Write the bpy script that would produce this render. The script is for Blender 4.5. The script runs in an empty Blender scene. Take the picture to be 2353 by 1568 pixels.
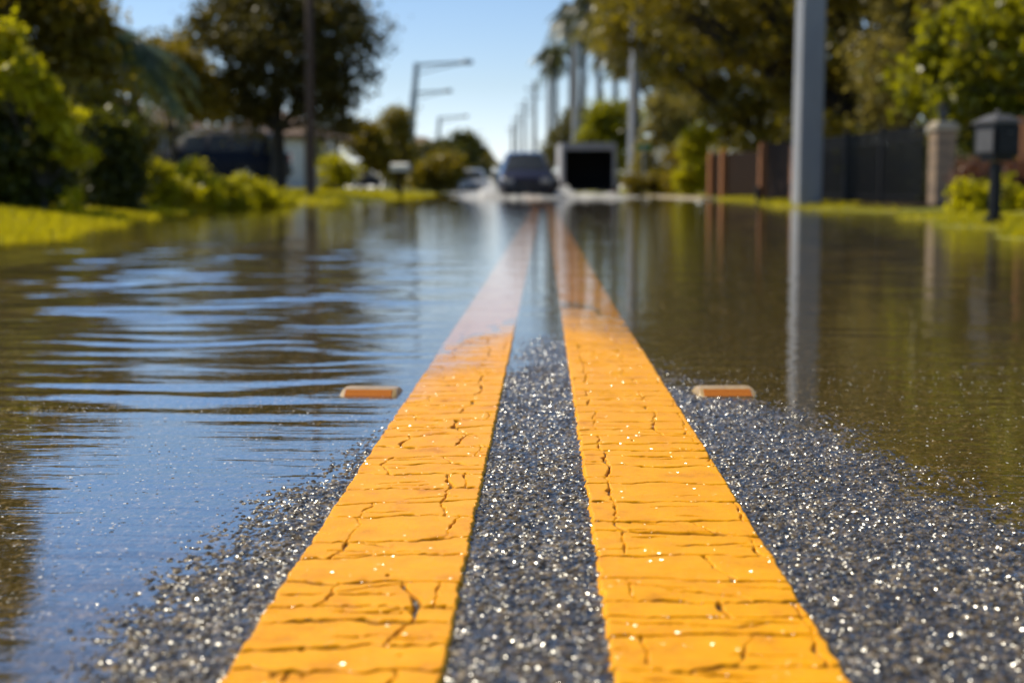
import bpy, math, random
import numpy as np
from mathutils import Vector, Matrix

random.seed(7)
RNG = np.random.default_rng(7)
scene = bpy.context.scene
COL = scene.collection
R = math.radians

# ------------------------------------------------------------------ camera numbers (also used to measure positions)
CAM = Vector((0.007, 0.0, 0.325))
FPX = 3267.0
PITCH = math.atan(352 / FPX)
YAW = math.atan(73 / FPX)
CAMROT = Matrix.Rotation(YAW, 3, 'Z') @ Matrix.Rotation(math.pi / 2 - PITCH, 3, 'X')


def at(px, py, D):
    """metric point at distance D down the road that was surveyed at (px, py) in the photograph"""
    d = CAMROT @ Vector(((px - 1176) / FPX, (784 - py) / FPX, -1.0))
    return CAM + d * (D / d.y)


def atx(px, D):
    return at(px, 432, D).x


# ------------------------------------------------------------------ road alignment and terrain
def bend(y):
    y = np.asarray(y, dtype=float)
    return -0.045 * np.where(y > 60, y - 40, np.where(y > 20, (y - 20) ** 2 / 80.0, 0.0))


LS_Y = [-50, 6, 9.8, 14, 18, 24, 32, 46, 70, 100, 400]
LS_X = [3.6, 3.6, 3.72, 4.5, 5.15, 5.8, 5.4, 4.0, 4.3, 4.6, 5.0]
RS_Y = [-50, 6, 9.4, 12, 15.6, 20, 26, 32, 40, 46, 59, 100, 400]
RS_X = [3.0, 3.0, 3.1, 3.5, 4.0, 4.3, 4.1, 4.9, 5.0, 4.9, 4.6, 4.4, 4.4]


def gz(x, y):
    x = np.asarray(x, dtype=float); y = np.asarray(y, dtype=float)
    xr = x - bend(y)
    wob = 0.16 * np.sin(y * 1.9) + 0.10 * np.sin(y * 4.3 + 1.0)
    sl = -xr - (np.interp(y, LS_Y, LS_X) + wob)
    sr = xr - (np.interp(y, RS_Y, RS_X) + wob * 0.7)
    s = np.maximum(sl, sr)
    z = np.where(s < 0, np.maximum(-0.16, s * 0.10), 0.0)
    rise = np.where(sl > sr, 0.095, 0.055)
    top = np.where(sl > sr, 0.36, 0.22)
    z = z + np.where(s > 0, top * (1 - np.exp(-s * rise / top)) + 0.012 * np.sin(x * 3.1) * np.sin(y * 2.3), 0.0)
    dip = (sr > sl) & (y > 16.2) & (y < 20.2) & (x < 12)
    return np.where(dip, np.minimum(z, -0.035 + (x - 5.6) * 0.05), z)


def G(x, y):
    return float(gz(x, y))


# ------------------------------------------------------------------ mesh helpers
def np_mesh(name, verts, faces_idx, nper, smooth=True):
    """verts (n,3); faces_idx flat loop index array; nper corners per face"""
    me = bpy.data.meshes.new(name)
    n = len(verts)
    me.vertices.add(n)
    me.vertices.foreach_set('co', np.ascontiguousarray(verts, dtype=np.float32).ravel())
    nl = len(faces_idx)
    nf = nl // nper
    me.loops.add(nl)
    me.loops.foreach_set('vertex_index', np.ascontiguousarray(faces_idx, dtype=np.int32))
    me.polygons.add(nf)
    me.polygons.foreach_set('loop_start', np.arange(0, nl, nper, dtype=np.int32))
    me.polygons.foreach_set('use_smooth', np.full(nf, smooth, dtype=bool))
    me.update(calc_edges=True)
    me.validate()
    return me


def grid_faces(ny, nx):
    i = np.arange(ny - 1)[:, None] * nx + np.arange(nx - 1)[None, :]
    return np.stack([i, i + 1, i + nx + 1, i + nx], axis=-1).reshape(-1)


def attr(me, name, vals):
    a = me.attributes.new(name, 'FLOAT', 'POINT')
    a.data.foreach_set('value', np.ascontiguousarray(vals, dtype=np.float32).ravel())


def link(name, me, mat, parent=None):
    o = bpy.data.objects.new(name, me)
    COL.objects.link(o)
    if mat is not None:
        me.materials.append(mat)
    if parent is not None:
        o.parent = parent
    return o


def thing(name, label, cat, loc=(0, 0, 0), rotz=0.0, group=None):
    o = bpy.data.objects.new(name, None)
    o.empty_display_size = 0.2
    COL.objects.link(o)
    o.location = loc
    o.rotation_euler = (0, 0, rotz)
    return tag(o, label, cat, group)


def tag(o, label, cat, group=None, kind=None):
    o['label'] = label
    o['category'] = cat
    if group: o['group'] = group
    if kind: o['kind'] = kind
    return o


def structure(o, label, cat, kind='structure'):
    o['kind'] = kind
    o['label'] = label
    o['category'] = cat
    return o


def dup(root, loc, rotz, label, group=None):
    r = root.copy(); COL.objects.link(r)
    r.location = loc; r.rotation_euler = (0, 0, rotz)
    r['label'] = label
    if group: r['group'] = group
    for ch in list(root.children):
        c = ch.copy(); COL.objects.link(c); c.parent = r
        for g in list(ch.children):
            d = g.copy(); COL.objects.link(d); d.parent = c
    return r


class MB:
    def __init__(self):
        self.v = []; self.f = []

    def add(self, vs, fs):
        b = len(self.v)
        self.v += [tuple(p) for p in vs]
        self.f += [tuple(b + i for i in q) for q in fs]
        return self

    def box(self, c, s, rot=None, taper=1.0):
        hx, hy, hz = s[0] / 2, s[1] / 2, s[2] / 2
        vs = []
        for z, t in ((-hz, 1.0), (hz, taper)):
            for x, y in ((-1, -1), (1, -1), (1, 1), (-1, 1)):
                p = Vector((x * hx * t, y * hy * t, z))
                if rot is not None: p = rot @ p
                vs.append(p + Vector(c))
        return self.add(vs, [(3, 2, 1, 0), (4, 5, 6, 7), (0, 1, 5, 4), (1, 2, 6, 5), (2, 3, 7, 6), (3, 0, 4, 7)])

    def tube(self, pts, rads, n=10, cap=True):
        pts = [Vector(p) for p in pts]
        if not isinstance(rads, (list, tuple)): rads = [rads] * len(pts)
        vs = []; fs = []
        for k, p in enumerate(pts):
            d = (pts[min(k + 1, len(pts) - 1)] - pts[max(k - 1, 0)]).normalized()
            a = d.cross(Vector((0, 0, 1)))
            if a.length < 0.05: a = d.cross(Vector((0, 1, 0)))
            a.normalize(); b = d.cross(a).normalized()
            for i in range(n):
                t = 2 * math.pi * i / n
                vs.append(p + (a * math.cos(t) + b * math.sin(t)) * rads[k])
        for k in range(len(pts) - 1):
            for i in range(n):
                j = (i + 1) % n
                fs.append((k * n + i, k * n + j, (k + 1) * n + j, (k + 1) * n + i))
        if cap:
            fs.append(tuple(range(n))[::-1]); fs.append(tuple((len(pts) - 1) * n + i for i in range(n)))
        return self.add(vs, fs)

    def loft(self, rings, cap=True, closed=True):
        n = len(rings[0]); vs = [p for r in rings for p in r]; fs = []
        m = n if closed else n - 1
        for k in range(len(rings) - 1):
            for i in range(m):
                j = (i + 1) % n
                fs.append((k * n + i, k * n + j, (k + 1) * n + j, (k + 1) * n + i))
        if cap:
            fs.append(tuple(range(n))[::-1]); fs.append(tuple((len(rings) - 1) * n + i for i in range(n)))
        return self.add(vs, fs)

    def prism(self, poly, ax, d0, d1):
        """extrude a 2-D outline between d0 and d1 along axis ax"""
        def mk(u, v, d):
            return {'x': (d, u, v), 'y': (u, d, v), 'z': (u, v, d)}[ax]
        return self.loft([[mk(u, v, d0) for u, v in poly], [mk(u, v, d1) for u, v in poly]])

    def build(self, name, mat, parent=None, smooth=False, bevel=0.0, seg=2, autosmooth=True):
        me = bpy.data.meshes.new(name)
        me.from_pydata(self.v, [], self.f)
        me.update()
        import bmesh
        bm = bmesh.new(); bm.from_mesh(me)
        bmesh.ops.recalc_face_normals(bm, faces=bm.faces)
        if bevel > 0:
            es = [e for e in bm.edges if len(e.link_faces) == 2 and e.calc_face_angle(0) > 0.5]
            bmesh.ops.bevel(bm, geom=es, offset=bevel, segments=seg, affect='EDGES', clamp_overlap=True)
        for f in bm.faces: f.smooth = smooth
        if smooth:
            for e in bm.edges:
                if len(e.link_faces) == 2 and e.calc_face_angle(0) > R(50): e.smooth = False
        bm.to_mesh(me); bm.free()
        return link(name, me, mat, parent)


# ------------------------------------------------------------------ materials
def nodes_of(name):
    m = bpy.data.materials.new(name)
    m.use_nodes = True
    nt = m.node_tree
    for n in list(nt.nodes): nt.nodes.remove(n)
    out = nt.nodes.new('ShaderNodeOutputMaterial')
    return m, nt, out


def N(nt, typ, **kw):
    n = nt.nodes.new(typ)
    for k, v in kw.items():
        if k in n.inputs: n.inputs[k].default_value = v
        else: setattr(n, k, v)
    return n


def c4(c): return (c[0], c[1], c[2], 1.0)


def ramp(nt, fac, stops):
    r = nt.nodes.new('ShaderNodeValToRGB')
    e = r.color_ramp.elements
    while len(e) < len(stops): e.new(0.5)
    for i, (p, c) in enumerate(stops):
        e[i].position = p; e[i].color = c4(c)
    nt.links.new(fac, r.inputs['Fac'])
    return r.outputs['Color']


def pm(name, c1, c2=None, scale=6.0, rough=0.6, metallic=0.0, bump=0.0, bscale=40.0, coat=0.0, spec=0.5, stretch=(1, 1, 1), emit=None):
    m, nt, out = nodes_of(name)
    L = nt.links.new
    p = N(nt, 'ShaderNodeBsdfPrincipled', Roughness=rough, Metallic=metallic)
    p.inputs['Specular IOR Level'].default_value = spec
    p.inputs['Coat Weight'].default_value = coat
    p.inputs['Coat Roughness'].default_value = 0.05
    tc = N(nt, 'ShaderNodeTexCoord'); mp = N(nt, 'ShaderNodeMapping')
    mp.inputs['Scale'].default_value = stretch
    L(tc.outputs['Object'], mp.inputs['Vector'])
    nz = N(nt, 'ShaderNodeTexNoise', Scale=scale, Detail=5.0, Roughness=0.6)
    L(mp.outputs['Vector'], nz.inputs['Vector'])
    c2 = c2 or tuple(x * 0.7 for x in c1)
    L(ramp(nt, nz.outputs['Fac'], [(0.3, c2), (0.7, c1)]), p.inputs['Base Color'])
    if bump > 0:
        nb = N(nt, 'ShaderNodeTexNoise', Scale=bscale, Detail=4.0)
        L(mp.outputs['Vector'], nb.inputs['Vector'])
        b = N(nt, 'ShaderNodeBump', Strength=bump, Distance=0.02)
        L(nb.outputs['Fac'], b.inputs['Height']); L(b.outputs['Normal'], p.inputs['Normal'])
    L(p.outputs['BSDF'], out.inputs['Surface'])
    return m


def leafmat(name, dark, light, trans=0.45, tcol=None, rough=0.42, spec=0.5):
    m, nt, out = nodes_of(name)
    L = nt.links.new
    a = N(nt, 'ShaderNodeAttribute', attribute_name='rnd')
    col = ramp(nt, a.outputs['Fac'], [(0.0, dark), (1.0, light)])
    p = N(nt, 'ShaderNodeBsdfPrincipled', Roughness=rough)
    p.inputs['Specular IOR Level'].default_value = spec
    L(col, p.inputs['Base Color'])
    t = N(nt, 'ShaderNodeBsdfTranslucent')
    tcol = tcol or tuple(min(1, x * f) for x, f in zip(light, (2.2, 2.0, 0.8)))
    mixc = N(nt, 'ShaderNodeMixRGB', blend_type='MIX'); mixc.inputs['Fac'].default_value = 0.65
    mixc.inputs['Color2'].default_value = c4(tcol)
    L(col, mixc.inputs['Color1']); L(mixc.outputs['Color'], t.inputs['Color'])
    mx = N(nt, 'ShaderNodeMixShader'); mx.inputs['Fac'].default_value = trans
    L(p.outputs['BSDF'], mx.inputs[1]); L(t.outputs['BSDF'], mx.inputs[2])
    L(mx.outputs['Shader'], out.inputs['Surface'])
    return m


def facets(nt, geo, scale, k, p=None, rlo=0.14, rhi=0.36):
    L = nt.links.new
    v = N(nt, 'ShaderNodeTexVoronoi', Scale=scale)
    L(geo.outputs['Position'], v.inputs['Vector'])
    if p is not None:
        sp = N(nt, 'ShaderNodeSeparateXYZ'); L(v.outputs['Color'], sp.inputs[0])
        rr = N(nt, 'ShaderNodeMapRange'); rr.inputs['To Min'].default_value = rlo; rr.inputs['To Max'].default_value = rhi
        L(sp.outputs['Z'], rr.inputs['Value']); L(rr.outputs['Result'], p.inputs['Coat Roughness'])
    sub = N(nt, 'ShaderNodeVectorMath', operation='SUBTRACT'); sub.inputs[1].default_value = (0.5, 0.5, 0.5)
    L(v.outputs['Color'], sub.inputs[0])
    sc = N(nt, 'ShaderNodeVectorMath', operation='MULTIPLY'); sc.inputs[1].default_value = (2 * k, 2 * k, 0.0)
    L(sub.outputs[0], sc.inputs[0])
    ad = N(nt, 'ShaderNodeVectorMath', operation='ADD')
    L(sc.outputs[0], ad.inputs[0]); L(geo.outputs['Normal'], ad.inputs[1])
    nm = N(nt, 'ShaderNodeVectorMath', operation='NORMALIZE'); L(ad.outputs[0], nm.inputs[0])
    return nm.outputs[0]


def film(nt, geo, p, wgt):
    """the shiny wet film exists only where the surface stands above the flood level"""
    sx = N(nt, 'ShaderNodeSeparateXYZ'); nt.links.new(geo.outputs['Position'], sx.inputs[0])
    mr = N(nt, 'ShaderNodeMapRange')
    mr.inputs['From Min'].default_value = -0.0006; mr.inputs['From Max'].default_value = 0.0008
    mr.inputs['To Min'].default_value = 0.0; mr.inputs['To Max'].default_value = wgt
    nt.links.new(sx.outputs['Z'], mr.inputs['Value']); nt.links.new(mr.outputs['Result'], p.inputs['Coat Weight'])
    mr2 = N(nt, 'ShaderNodeMapRange')
    mr2.inputs['From Min'].default_value = -0.0006; mr2.inputs['From Max'].default_value = 0.0008
    mr2.inputs['To Min'].default_value = 0.05; mr2.inputs['To Max'].default_value = p.inputs['Specular IOR Level'].default_value
    nt.links.new(sx.outputs['Z'], mr2.inputs['Value']); nt.links.new(mr2.outputs['Result'], p.inputs['Specular IOR Level'])


def mat_asphalt():
    m, nt, out = nodes_of('wet_asphalt'); L = nt.links.new
    a = N(nt, 'ShaderNodeAttribute', attribute_name='stone')
    geo = N(nt, 'ShaderNodeNewGeometry')
    nz = N(nt, 'ShaderNodeTexNoise', Scale=420.0, Detail=3.0)
    L(geo.outputs['Position'], nz.inputs['Vector'])
    col = ramp(nt, a.outputs['Fac'], [(0.0, (0.012, 0.010, 0.008)), (0.35, (0.082, 0.060, 0.033)), (0.7, (0.18, 0.128, 0.066)),
                                      (0.88, (0.20, 0.155, 0.10)), (1.0, (0.46, 0.36, 0.24))])
    mul = N(nt, 'ShaderNodeMixRGB', blend_type='MULTIPLY'); mul.inputs['Fac'].default_value = 0.7
    L(col, mul.inputs['Color1'])
    L(ramp(nt, nz.outputs['Fac'], [(0.3, (0.45, 0.45, 0.45)), (0.7, (1.3, 1.3, 1.3))]), mul.inputs['Color2'])
    p = N(nt, 'ShaderNodeBsdfPrincipled', Roughness=0.34)
    p.inputs['Specular IOR Level'].default_value = 0.16
    p.inputs['Coat Weight'].default_value = 0.8
    p.inputs['Coat Roughness'].default_value = 0.22
    p.inputs['Coat IOR'].default_value = 1.8
    L(mul.outputs['Color'], p.inputs['Base Color'])
    vb = N(nt, 'ShaderNodeTexVoronoi', Scale=170.0, feature='SMOOTH_F1')
    L(geo.outputs['Position'], vb.inputs['Vector'])
    b1 = N(nt, 'ShaderNodeBump', Strength=0.8, Distance=0.0040)
    L(vb.outputs['Distance'], b1.inputs['Height'])
    b2 = N(nt, 'ShaderNodeBump', Strength=0.5, Distance=0.0012)
    L(nz.outputs['Fac'], b2.inputs['Height']); L(b1.outputs['Normal'], b2.inputs['Normal'])
    L(b2.outputs['Normal'], p.inputs['Normal'])
    # wet grain facets: every few millimetres of film tilts its own way and can catch the sun
    L(facets(nt, geo, 430.0, 0.95, p, 0.17, 0.38), p.inputs['Coat Normal'])
    film(nt, geo, p, 0.75)
    L(p.outputs['BSDF'], out.inputs['Surface'])
    return m


def mat_paint():
    m, nt, out = nodes_of('yellow_thermoplastic'); L = nt.links.new
    a = N(nt, 'ShaderNodeAttribute', attribute_name='crack')
    geo = N(nt, 'ShaderNodeNewGeometry')
    big = N(nt, 'ShaderNodeTexNoise', Scale=26.0, Detail=6.0, Roughness=0.65)
    fine = N(nt, 'ShaderNodeTexNoise', Scale=700.0, Detail=2.0)
    for n in (big, fine): L(geo.outputs['Position'], n.inputs['Vector'])
    col = ramp(nt, big.outputs['Fac'], [(0.26, (0.66, 0.24, 0.004)), (0.42, (0.88, 0.36, 0.002)), (0.62, (0.96, 0.42, 0.002)), (0.8, (0.92, 0.40, 0.006))])
    sp = N(nt, 'ShaderNodeMixRGB', blend_type='MULTIPLY'); sp.inputs['Fac'].default_value = 0.35
    L(col, sp.inputs['Color1'])
    L(ramp(nt, fine.outputs['Fac'], [(0.3, (0.55, 0.5, 0.4)), (0.55, (1.1, 1.1, 1.1))]), sp.inputs['Color2'])
    mx = N(nt, 'ShaderNodeMixRGB'); mx.inputs['Color2'].default_value = (0.018, 0.013, 0.009, 1)
    L(a.outputs['Fac'], mx.inputs['Fac']); L(sp.outputs['Color'], mx.inputs['Color1'])
    p = N(nt, 'ShaderNodeBsdfPrincipled', Roughness=0.42)
    p.inputs['Specular IOR Level'].default_value = 0.08
    L(mx.outputs['Color'], p.inputs['Base Color'])
    b = N(nt, 'ShaderNodeBump', Strength=0.35, Distance=0.0012)
    L(fine.outputs['Fac'], b.inputs['Height'])
    b2 = N(nt, 'ShaderNodeBump', Strength=0.3, Distance=0.002)
    L(big.outputs['Fac'], b2.inputs['Height']); L(b.outputs['Normal'], b2.inputs['Normal'])
    L(b2.outputs['Normal'], p.inputs['Normal'])
    p.inputs['Coat Weight'].default_value = 0.12; p.inputs['Coat Roughness'].default_value = 0.12
    L(facets(nt, geo, 420.0, 1.0), p.inputs['Coat Normal'])
    film(nt, geo, p, 0.09)
    sx = N(nt, 'ShaderNodeSeparateXYZ'); L(geo.outputs['Position'], sx.inputs[0])
    wz = N(nt, 'ShaderNodeMapRange', interpolation_type='SMOOTHSTEP')
    wz.inputs['From Min'].default_value = 0.0002; wz.inputs['From Max'].default_value = 0.0042
    wz.inputs['To Min'].default_value = 1.0; wz.inputs['To Max'].default_value = 0.0
    L(sx.outputs['Z'], wz.inputs['Value'])
    fr = N(nt, 'ShaderNodeFresnel', IOR=1.5)
    ab = N(nt, 'ShaderNodeMath', operation='GREATER_THAN'); ab.inputs[1].default_value = -0.0006; L(sx.outputs['Z'], ab.inputs[0])
    m0 = N(nt, 'ShaderNodeMath', operation='MULTIPLY'); L(wz.outputs['Result'], m0.inputs[0]); L(ab.outputs[0], m0.inputs[1])
    mu = N(nt, 'ShaderNodeMath', operation='MULTIPLY'); L(m0.outputs[0], mu.inputs[0]); L(fr.outputs['Fac'], mu.inputs[1])
    gl = N(nt, 'ShaderNodeBsdfGlossy', Roughness=0.10)
    fm = N(nt, 'ShaderNodeMixShader'); L(mu.outputs[0], fm.inputs['Fac']); L(p.outputs['BSDF'], fm.inputs[1]); L(gl.outputs['BSDF'], fm.inputs[2])
    L(fm.outputs['Shader'], out.inputs['Surface'])
    return m


def mat_water():
    m, nt, out = nodes_of('flood_water'); L = nt.links.new
    fr = N(nt, 'ShaderNodeFresnel', IOR=1.333)
    tr = N(nt, 'ShaderNodeBsdfTransparent', Color=(0.97, 0.91, 0.76, 1))
    gl = N(nt, 'ShaderNodeBsdfGlossy', Roughness=0.012, Color=(0.97, 0.98, 1.0, 1))
    geo = N(nt, 'ShaderNodeNewGeometry'); mp = N(nt, 'ShaderNodeMapping')
    mp.inputs['Scale'].default_value = (3.0, 16.0, 1.0)
    L(geo.outputs['Position'], mp.inputs['Vector'])
    nz = N(nt, 'ShaderNodeTexNoise', Scale=1.3, Detail=3.0, Roughness=0.55)
    L(mp.outputs['Vector'], nz.inputs['Vector'])
    b = N(nt, 'ShaderNodeBump', Strength=0.10, Distance=0.012)
    L(nz.outputs['Fac'], b.inputs['Height'])
    for n in (fr, gl): L(b.outputs['Normal'], n.inputs['Normal'])
    io = N(nt, 'ShaderNodeMapRange'); io.inputs['To Min'].default_value = 1.58; io.inputs['To Max'].default_value = 0.633
    L(geo.outputs['Backfacing'], io.inputs['Value']); L(io.outputs['Result'], fr.inputs['IOR'])
    df = N(nt, 'ShaderNodeBsdfDiffuse', Color=(0.27, 0.19, 0.035, 1))
    mud = N(nt, 'ShaderNodeMixShader'); mud.inputs['Fac'].default_value = 0.15
    L(tr.outputs['BSDF'], mud.inputs[1]); L(df.outputs['BSDF'], mud.inputs[2])
    mx = N(nt, 'ShaderNodeMixShader')
    L(fr.outputs['Fac'], mx.inputs['Fac']); L(mud.outputs['Shader'], mx.inputs[1]); L(gl.outputs['BSDF'], mx.inputs[2])
    L(mx.outputs['Shader'], out.inputs['Surface'])
    return m


def mat_grass_ground():
    m, nt, out = nodes_of('lawn'); L = nt.links.new
    geo = N(nt, 'ShaderNodeNewGeometry')
    n1 = N(nt, 'ShaderNodeTexNoise', Scale=0.6, Detail=6.0, Roughness=0.65)
    n2 = N(nt, 'ShaderNodeTexNoise', Scale=45.0, Detail=3.0)
    for n in (n1, n2): L(geo.outputs['Position'], n.inputs['Vector'])
    col = ramp(nt, n1.outputs['Fac'], [(0.3, (0.13, 0.135, 0.006)), (0.5, (0.24, 0.23, 0.010)), (0.7, (0.32, 0.27, 0.03))])
    mu = N(nt, 'ShaderNodeMixRGB', blend_type='MULTIPLY'); mu.inputs['Fac'].default_value = 0.8
    L(col, mu.inputs['Color1'])
    L(ramp(nt, n2.outputs['Fac'], [(0.3, (0.5, 0.5, 0.5)), (0.7, (1.5, 1.5, 1.4))]), mu.inputs['Color2'])
    p = N(nt, 'ShaderNodeBsdfPrincipled', Roughness=0.8)
    L(mu.outputs['Color'], p.inputs['Base Color'])
    b = N(nt, 'ShaderNodeBump', Strength=0.8, Distance=0.05)
    L(n2.outputs['Fac'], b.inputs['Height']); L(b.outputs['Normal'], p.inputs['Normal'])
    L(p.outputs['BSDF'], out.inputs['Surface'])
    return m


def mat_brick(name, c1, c2, mortar, scale=1.0):
    m, nt, out = nodes_of(name); L = nt.links.new
    tc = N(nt, 'ShaderNodeTexCoord')
    sx = N(nt, 'ShaderNodeSeparateXYZ'); L(tc.outputs['Object'], sx.inputs[0])
    ad = N(nt, 'ShaderNodeMath', operation='ADD'); L(sx.outputs['X'], ad.inputs[0]); L(sx.outputs['Y'], ad.inputs[1])
    cb = N(nt, 'ShaderNodeCombineXYZ'); L(ad.outputs[0], cb.inputs['X']); L(sx.outputs['Z'], cb.inputs['Y'])
    bt = N(nt, 'ShaderNodeTexBrick', Scale=scale)
    bt.inputs['Color1'].default_value = c4(c1); bt.inputs['Color2'].default_value = c4(c2); bt.inputs['Mortar'].default_value = c4(mortar)
    bt.inputs['Brick Width'].default_value = 0.2; bt.inputs['Row Height'].default_value = 0.07; bt.inputs['Mortar Size'].default_value = 0.008
    L(cb.outputs[0], bt.inputs['Vector'])
    p = N(nt, 'ShaderNodeBsdfPrincipled', Roughness=0.8)
    L(bt.outputs['Color'], p.inputs['Base Color'])
    b = N(nt, 'ShaderNodeBump', Strength=0.6, Distance=0.01, invert=True)
    L(bt.outputs['Fac'], b.inputs['Height']); L(b.outputs['Normal'], p.inputs['Normal'])
    L(p.outputs['BSDF'], out.inputs['Surface'])
    return m


def mat_lens():
    m, nt, out = nodes_of('amber_reflector'); L = nt.links.new
    tc = N(nt, 'ShaderNodeTexCoord')
    mp = N(nt, 'ShaderNodeMapping'); mp.inputs['Rotation'].default_value = (0, 0, R(45))
    L(tc.outputs['Object'], mp.inputs['Vector'])
    ch = N(nt, 'ShaderNodeTexChecker', Scale=420.0)
    ch.inputs['Color1'].default_value = (0.62, 0.20, 0.010, 1); ch.inputs['Color2'].default_value = (0.36, 0.09, 0.004, 1)
    L(mp.outputs['Vector'], ch.inputs['Vector'])
    p = N(nt, 'ShaderNodeBsdfPrincipled', Roughness=0.18)
    p.inputs['Coat Weight'].default_value = 0.6
    L(ch.outputs['Color'], p.inputs['Base Color'])
    L(p.outputs['BSDF'], out.inputs['Surface'])
    return m


M = {}
M['asphalt'] = mat_asphalt()
M['paint'] = mat_paint()
M['water'] = mat_water()
M['lawn'] = mat_grass_ground()
M['lens'] = mat_lens()
M['marker'] = pm('cream_marker_plastic', (0.54, 0.37, 0.16), (0.36, 0.22, 0.08), 60, 0.32, bump=0.15, bscale=300)
M['bark'] = pm('bark', (0.055, 0.045, 0.035), (0.022, 0.018, 0.014), 9, 0.9, bump=0.6, bscale=30, stretch=(1, 1, 0.25))
M['palm_bark'] = pm('palm_bark', (0.11, 0.11, 0.12), (0.055, 0.055, 0.06), 7, 0.9, bump=0.5, stretch=(1, 1, 4))
M['concrete'] = pm('pole_concrete', (0.30, 0.305, 0.32), (0.22, 0.225, 0.245), 3.5, 0.6, bump=0.15, bscale=60, stretch=(1, 1, 0.3))
M['concrete_pale'] = pm('pale_concrete', (0.44, 0.36, 0.26), (0.30, 0.25, 0.18), 5, 0.85, bump=0.2)
M['wood_pole'] = pm('weathered_pole_wood', (0.13, 0.080, 0.055), (0.07, 0.045, 0.033), 6, 0.85, bump=0.4, stretch=(1, 1, 0.15))
M['wood_fence'] = pm('orange_post_wood', (0.42, 0.17, 0.06), (0.26, 0.10, 0.035), 5, 0.75, bump=0.3, stretch=(3, 3, 0.3))  # post wood, sunlit orange put into the base colour
M['wood_board'] = pm('dark_fence_boards', (0.032, 0.017, 0.010), (0.014, 0.008, 0.005), 5, 0.8, spec=0.1, bump=0.3, stretch=(3, 3, 0.3))
M['iron'] = pm('black_iron', (0.022, 0.022, 0.024), (0.012, 0.012, 0.013), 20, 0.55, spec=0.15)
M['black_paint'] = pm('black_mailbox_paint', (0.012, 0.012, 0.014), (0.004, 0.004, 0.005), 14, 0.45, spec=0.2, bump=0.05)
M['cap_metal'] = pm('dull_metal_cap', (0.085, 0.08, 0.08), (0.05, 0.047, 0.047), 20, 0.5, 0.0)
M['white_paint'] = pm('white_paint', (0.72, 0.72, 0.70), (0.58, 0.58, 0.56), 10, 0.5)
M['galv'] = pm('galvanised_steel', (0.30, 0.36, 0.42), (0.22, 0.27, 0.32), 8, 0.5, 0.1)
M['lamp_grey'] = pm('lamp_housing_grey', (0.16, 0.20, 0.24), (0.12, 0.15, 0.18), 8, 0.5)
M['stone_pillar'] = mat_brick('stone_pillar_brick', (0.28, 0.185, 0.11), (0.15, 0.10, 0.065), (0.20, 0.15, 0.11))
M['stucco'] = pm('beige_stucco', (0.50, 0.42, 0.34), (0.38, 0.32, 0.26), 4, 0.9, bump=0.3, bscale=80)
M['stucco_grey'] = pm('grey_stucco', (0.34, 0.32, 0.31), (0.26, 0.25, 0.24), 4, 0.9, bump=0.3, bscale=80)
M['shingle'] = pm('brown_shingle_roof', (0.26, 0.17, 0.125), (0.15, 0.10, 0.075), 6, 0.85, bump=0.6, bscale=25, stretch=(1, 1, 3))
M['window'] = pm('house_window_glass', (0.05, 0.07, 0.11), (0.03, 0.045, 0.075), 3, 0.05, spec=0.8)
M['car_glass'] = pm('car_glass', (0.045, 0.05, 0.058), (0.028, 0.032, 0.038), 3, 0.08, spec=0.5)
M['rubber'] = pm('tyre_rubber', (0.02, 0.02, 0.02), (0.012, 0.012, 0.012), 30, 0.8)
M['alloy'] = pm('alloy_rim', (0.45, 0.45, 0.46), (0.35, 0.35, 0.36), 20, 0.3, 0.8)
M['navy'] = pm('navy_car_paint', (0.008, 0.012, 0.030), (0.004, 0.007, 0.020), 5, 0.55, coat=0.03, spec=0.12)
M['plum'] = pm('dark_plum_car_paint', (0.016, 0.012, 0.034), (0.011, 0.009, 0.026), 5, 0.3, coat=0.8)
M['silver'] = pm('silver_car_paint', (0.55, 0.56, 0.58), (0.48, 0.49, 0.51), 5, 0.3, 0.2, coat=0.6)
M['trim_black'] = pm('black_trim', (0.012, 0.012, 0.013), (0.008, 0.008, 0.009), 20, 0.5)
M['chrome'] = pm('chrome', (0.75, 0.76, 0.78), (0.65, 0.66, 0.68), 20, 0.08, 1.0)
M['tail'] = pm('red_lens', (0.45, 0.010, 0.012), (0.30, 0.006, 0.008), 30, 0.15, coat=0.4)
M['head'] = pm('clear_lens', (0.28, 0.29, 0.31), (0.20, 0.21, 0.23), 30, 0.1, coat=0.6)
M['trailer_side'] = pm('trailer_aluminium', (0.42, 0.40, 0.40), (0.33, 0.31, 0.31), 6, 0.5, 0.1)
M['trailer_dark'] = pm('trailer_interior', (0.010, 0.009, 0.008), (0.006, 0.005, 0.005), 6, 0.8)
M['sign_green'] = pm('sign_green', (0.01, 0.20, 0.10), (0.008, 0.16, 0.08), 10, 0.4)
M['mulch'] = pm('shaded_mulch', (0.045, 0.032, 0.022), (0.018, 0.013, 0.009), 14, 0.9, bump=0.8, bscale=60, spec=0.1)  # dark tone includes the shade at the fence foot
M['debris'] = pm('floating_specks', (0.80, 0.79, 0.78), (0.50, 0.47, 0.44), 200, 0.8)
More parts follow.
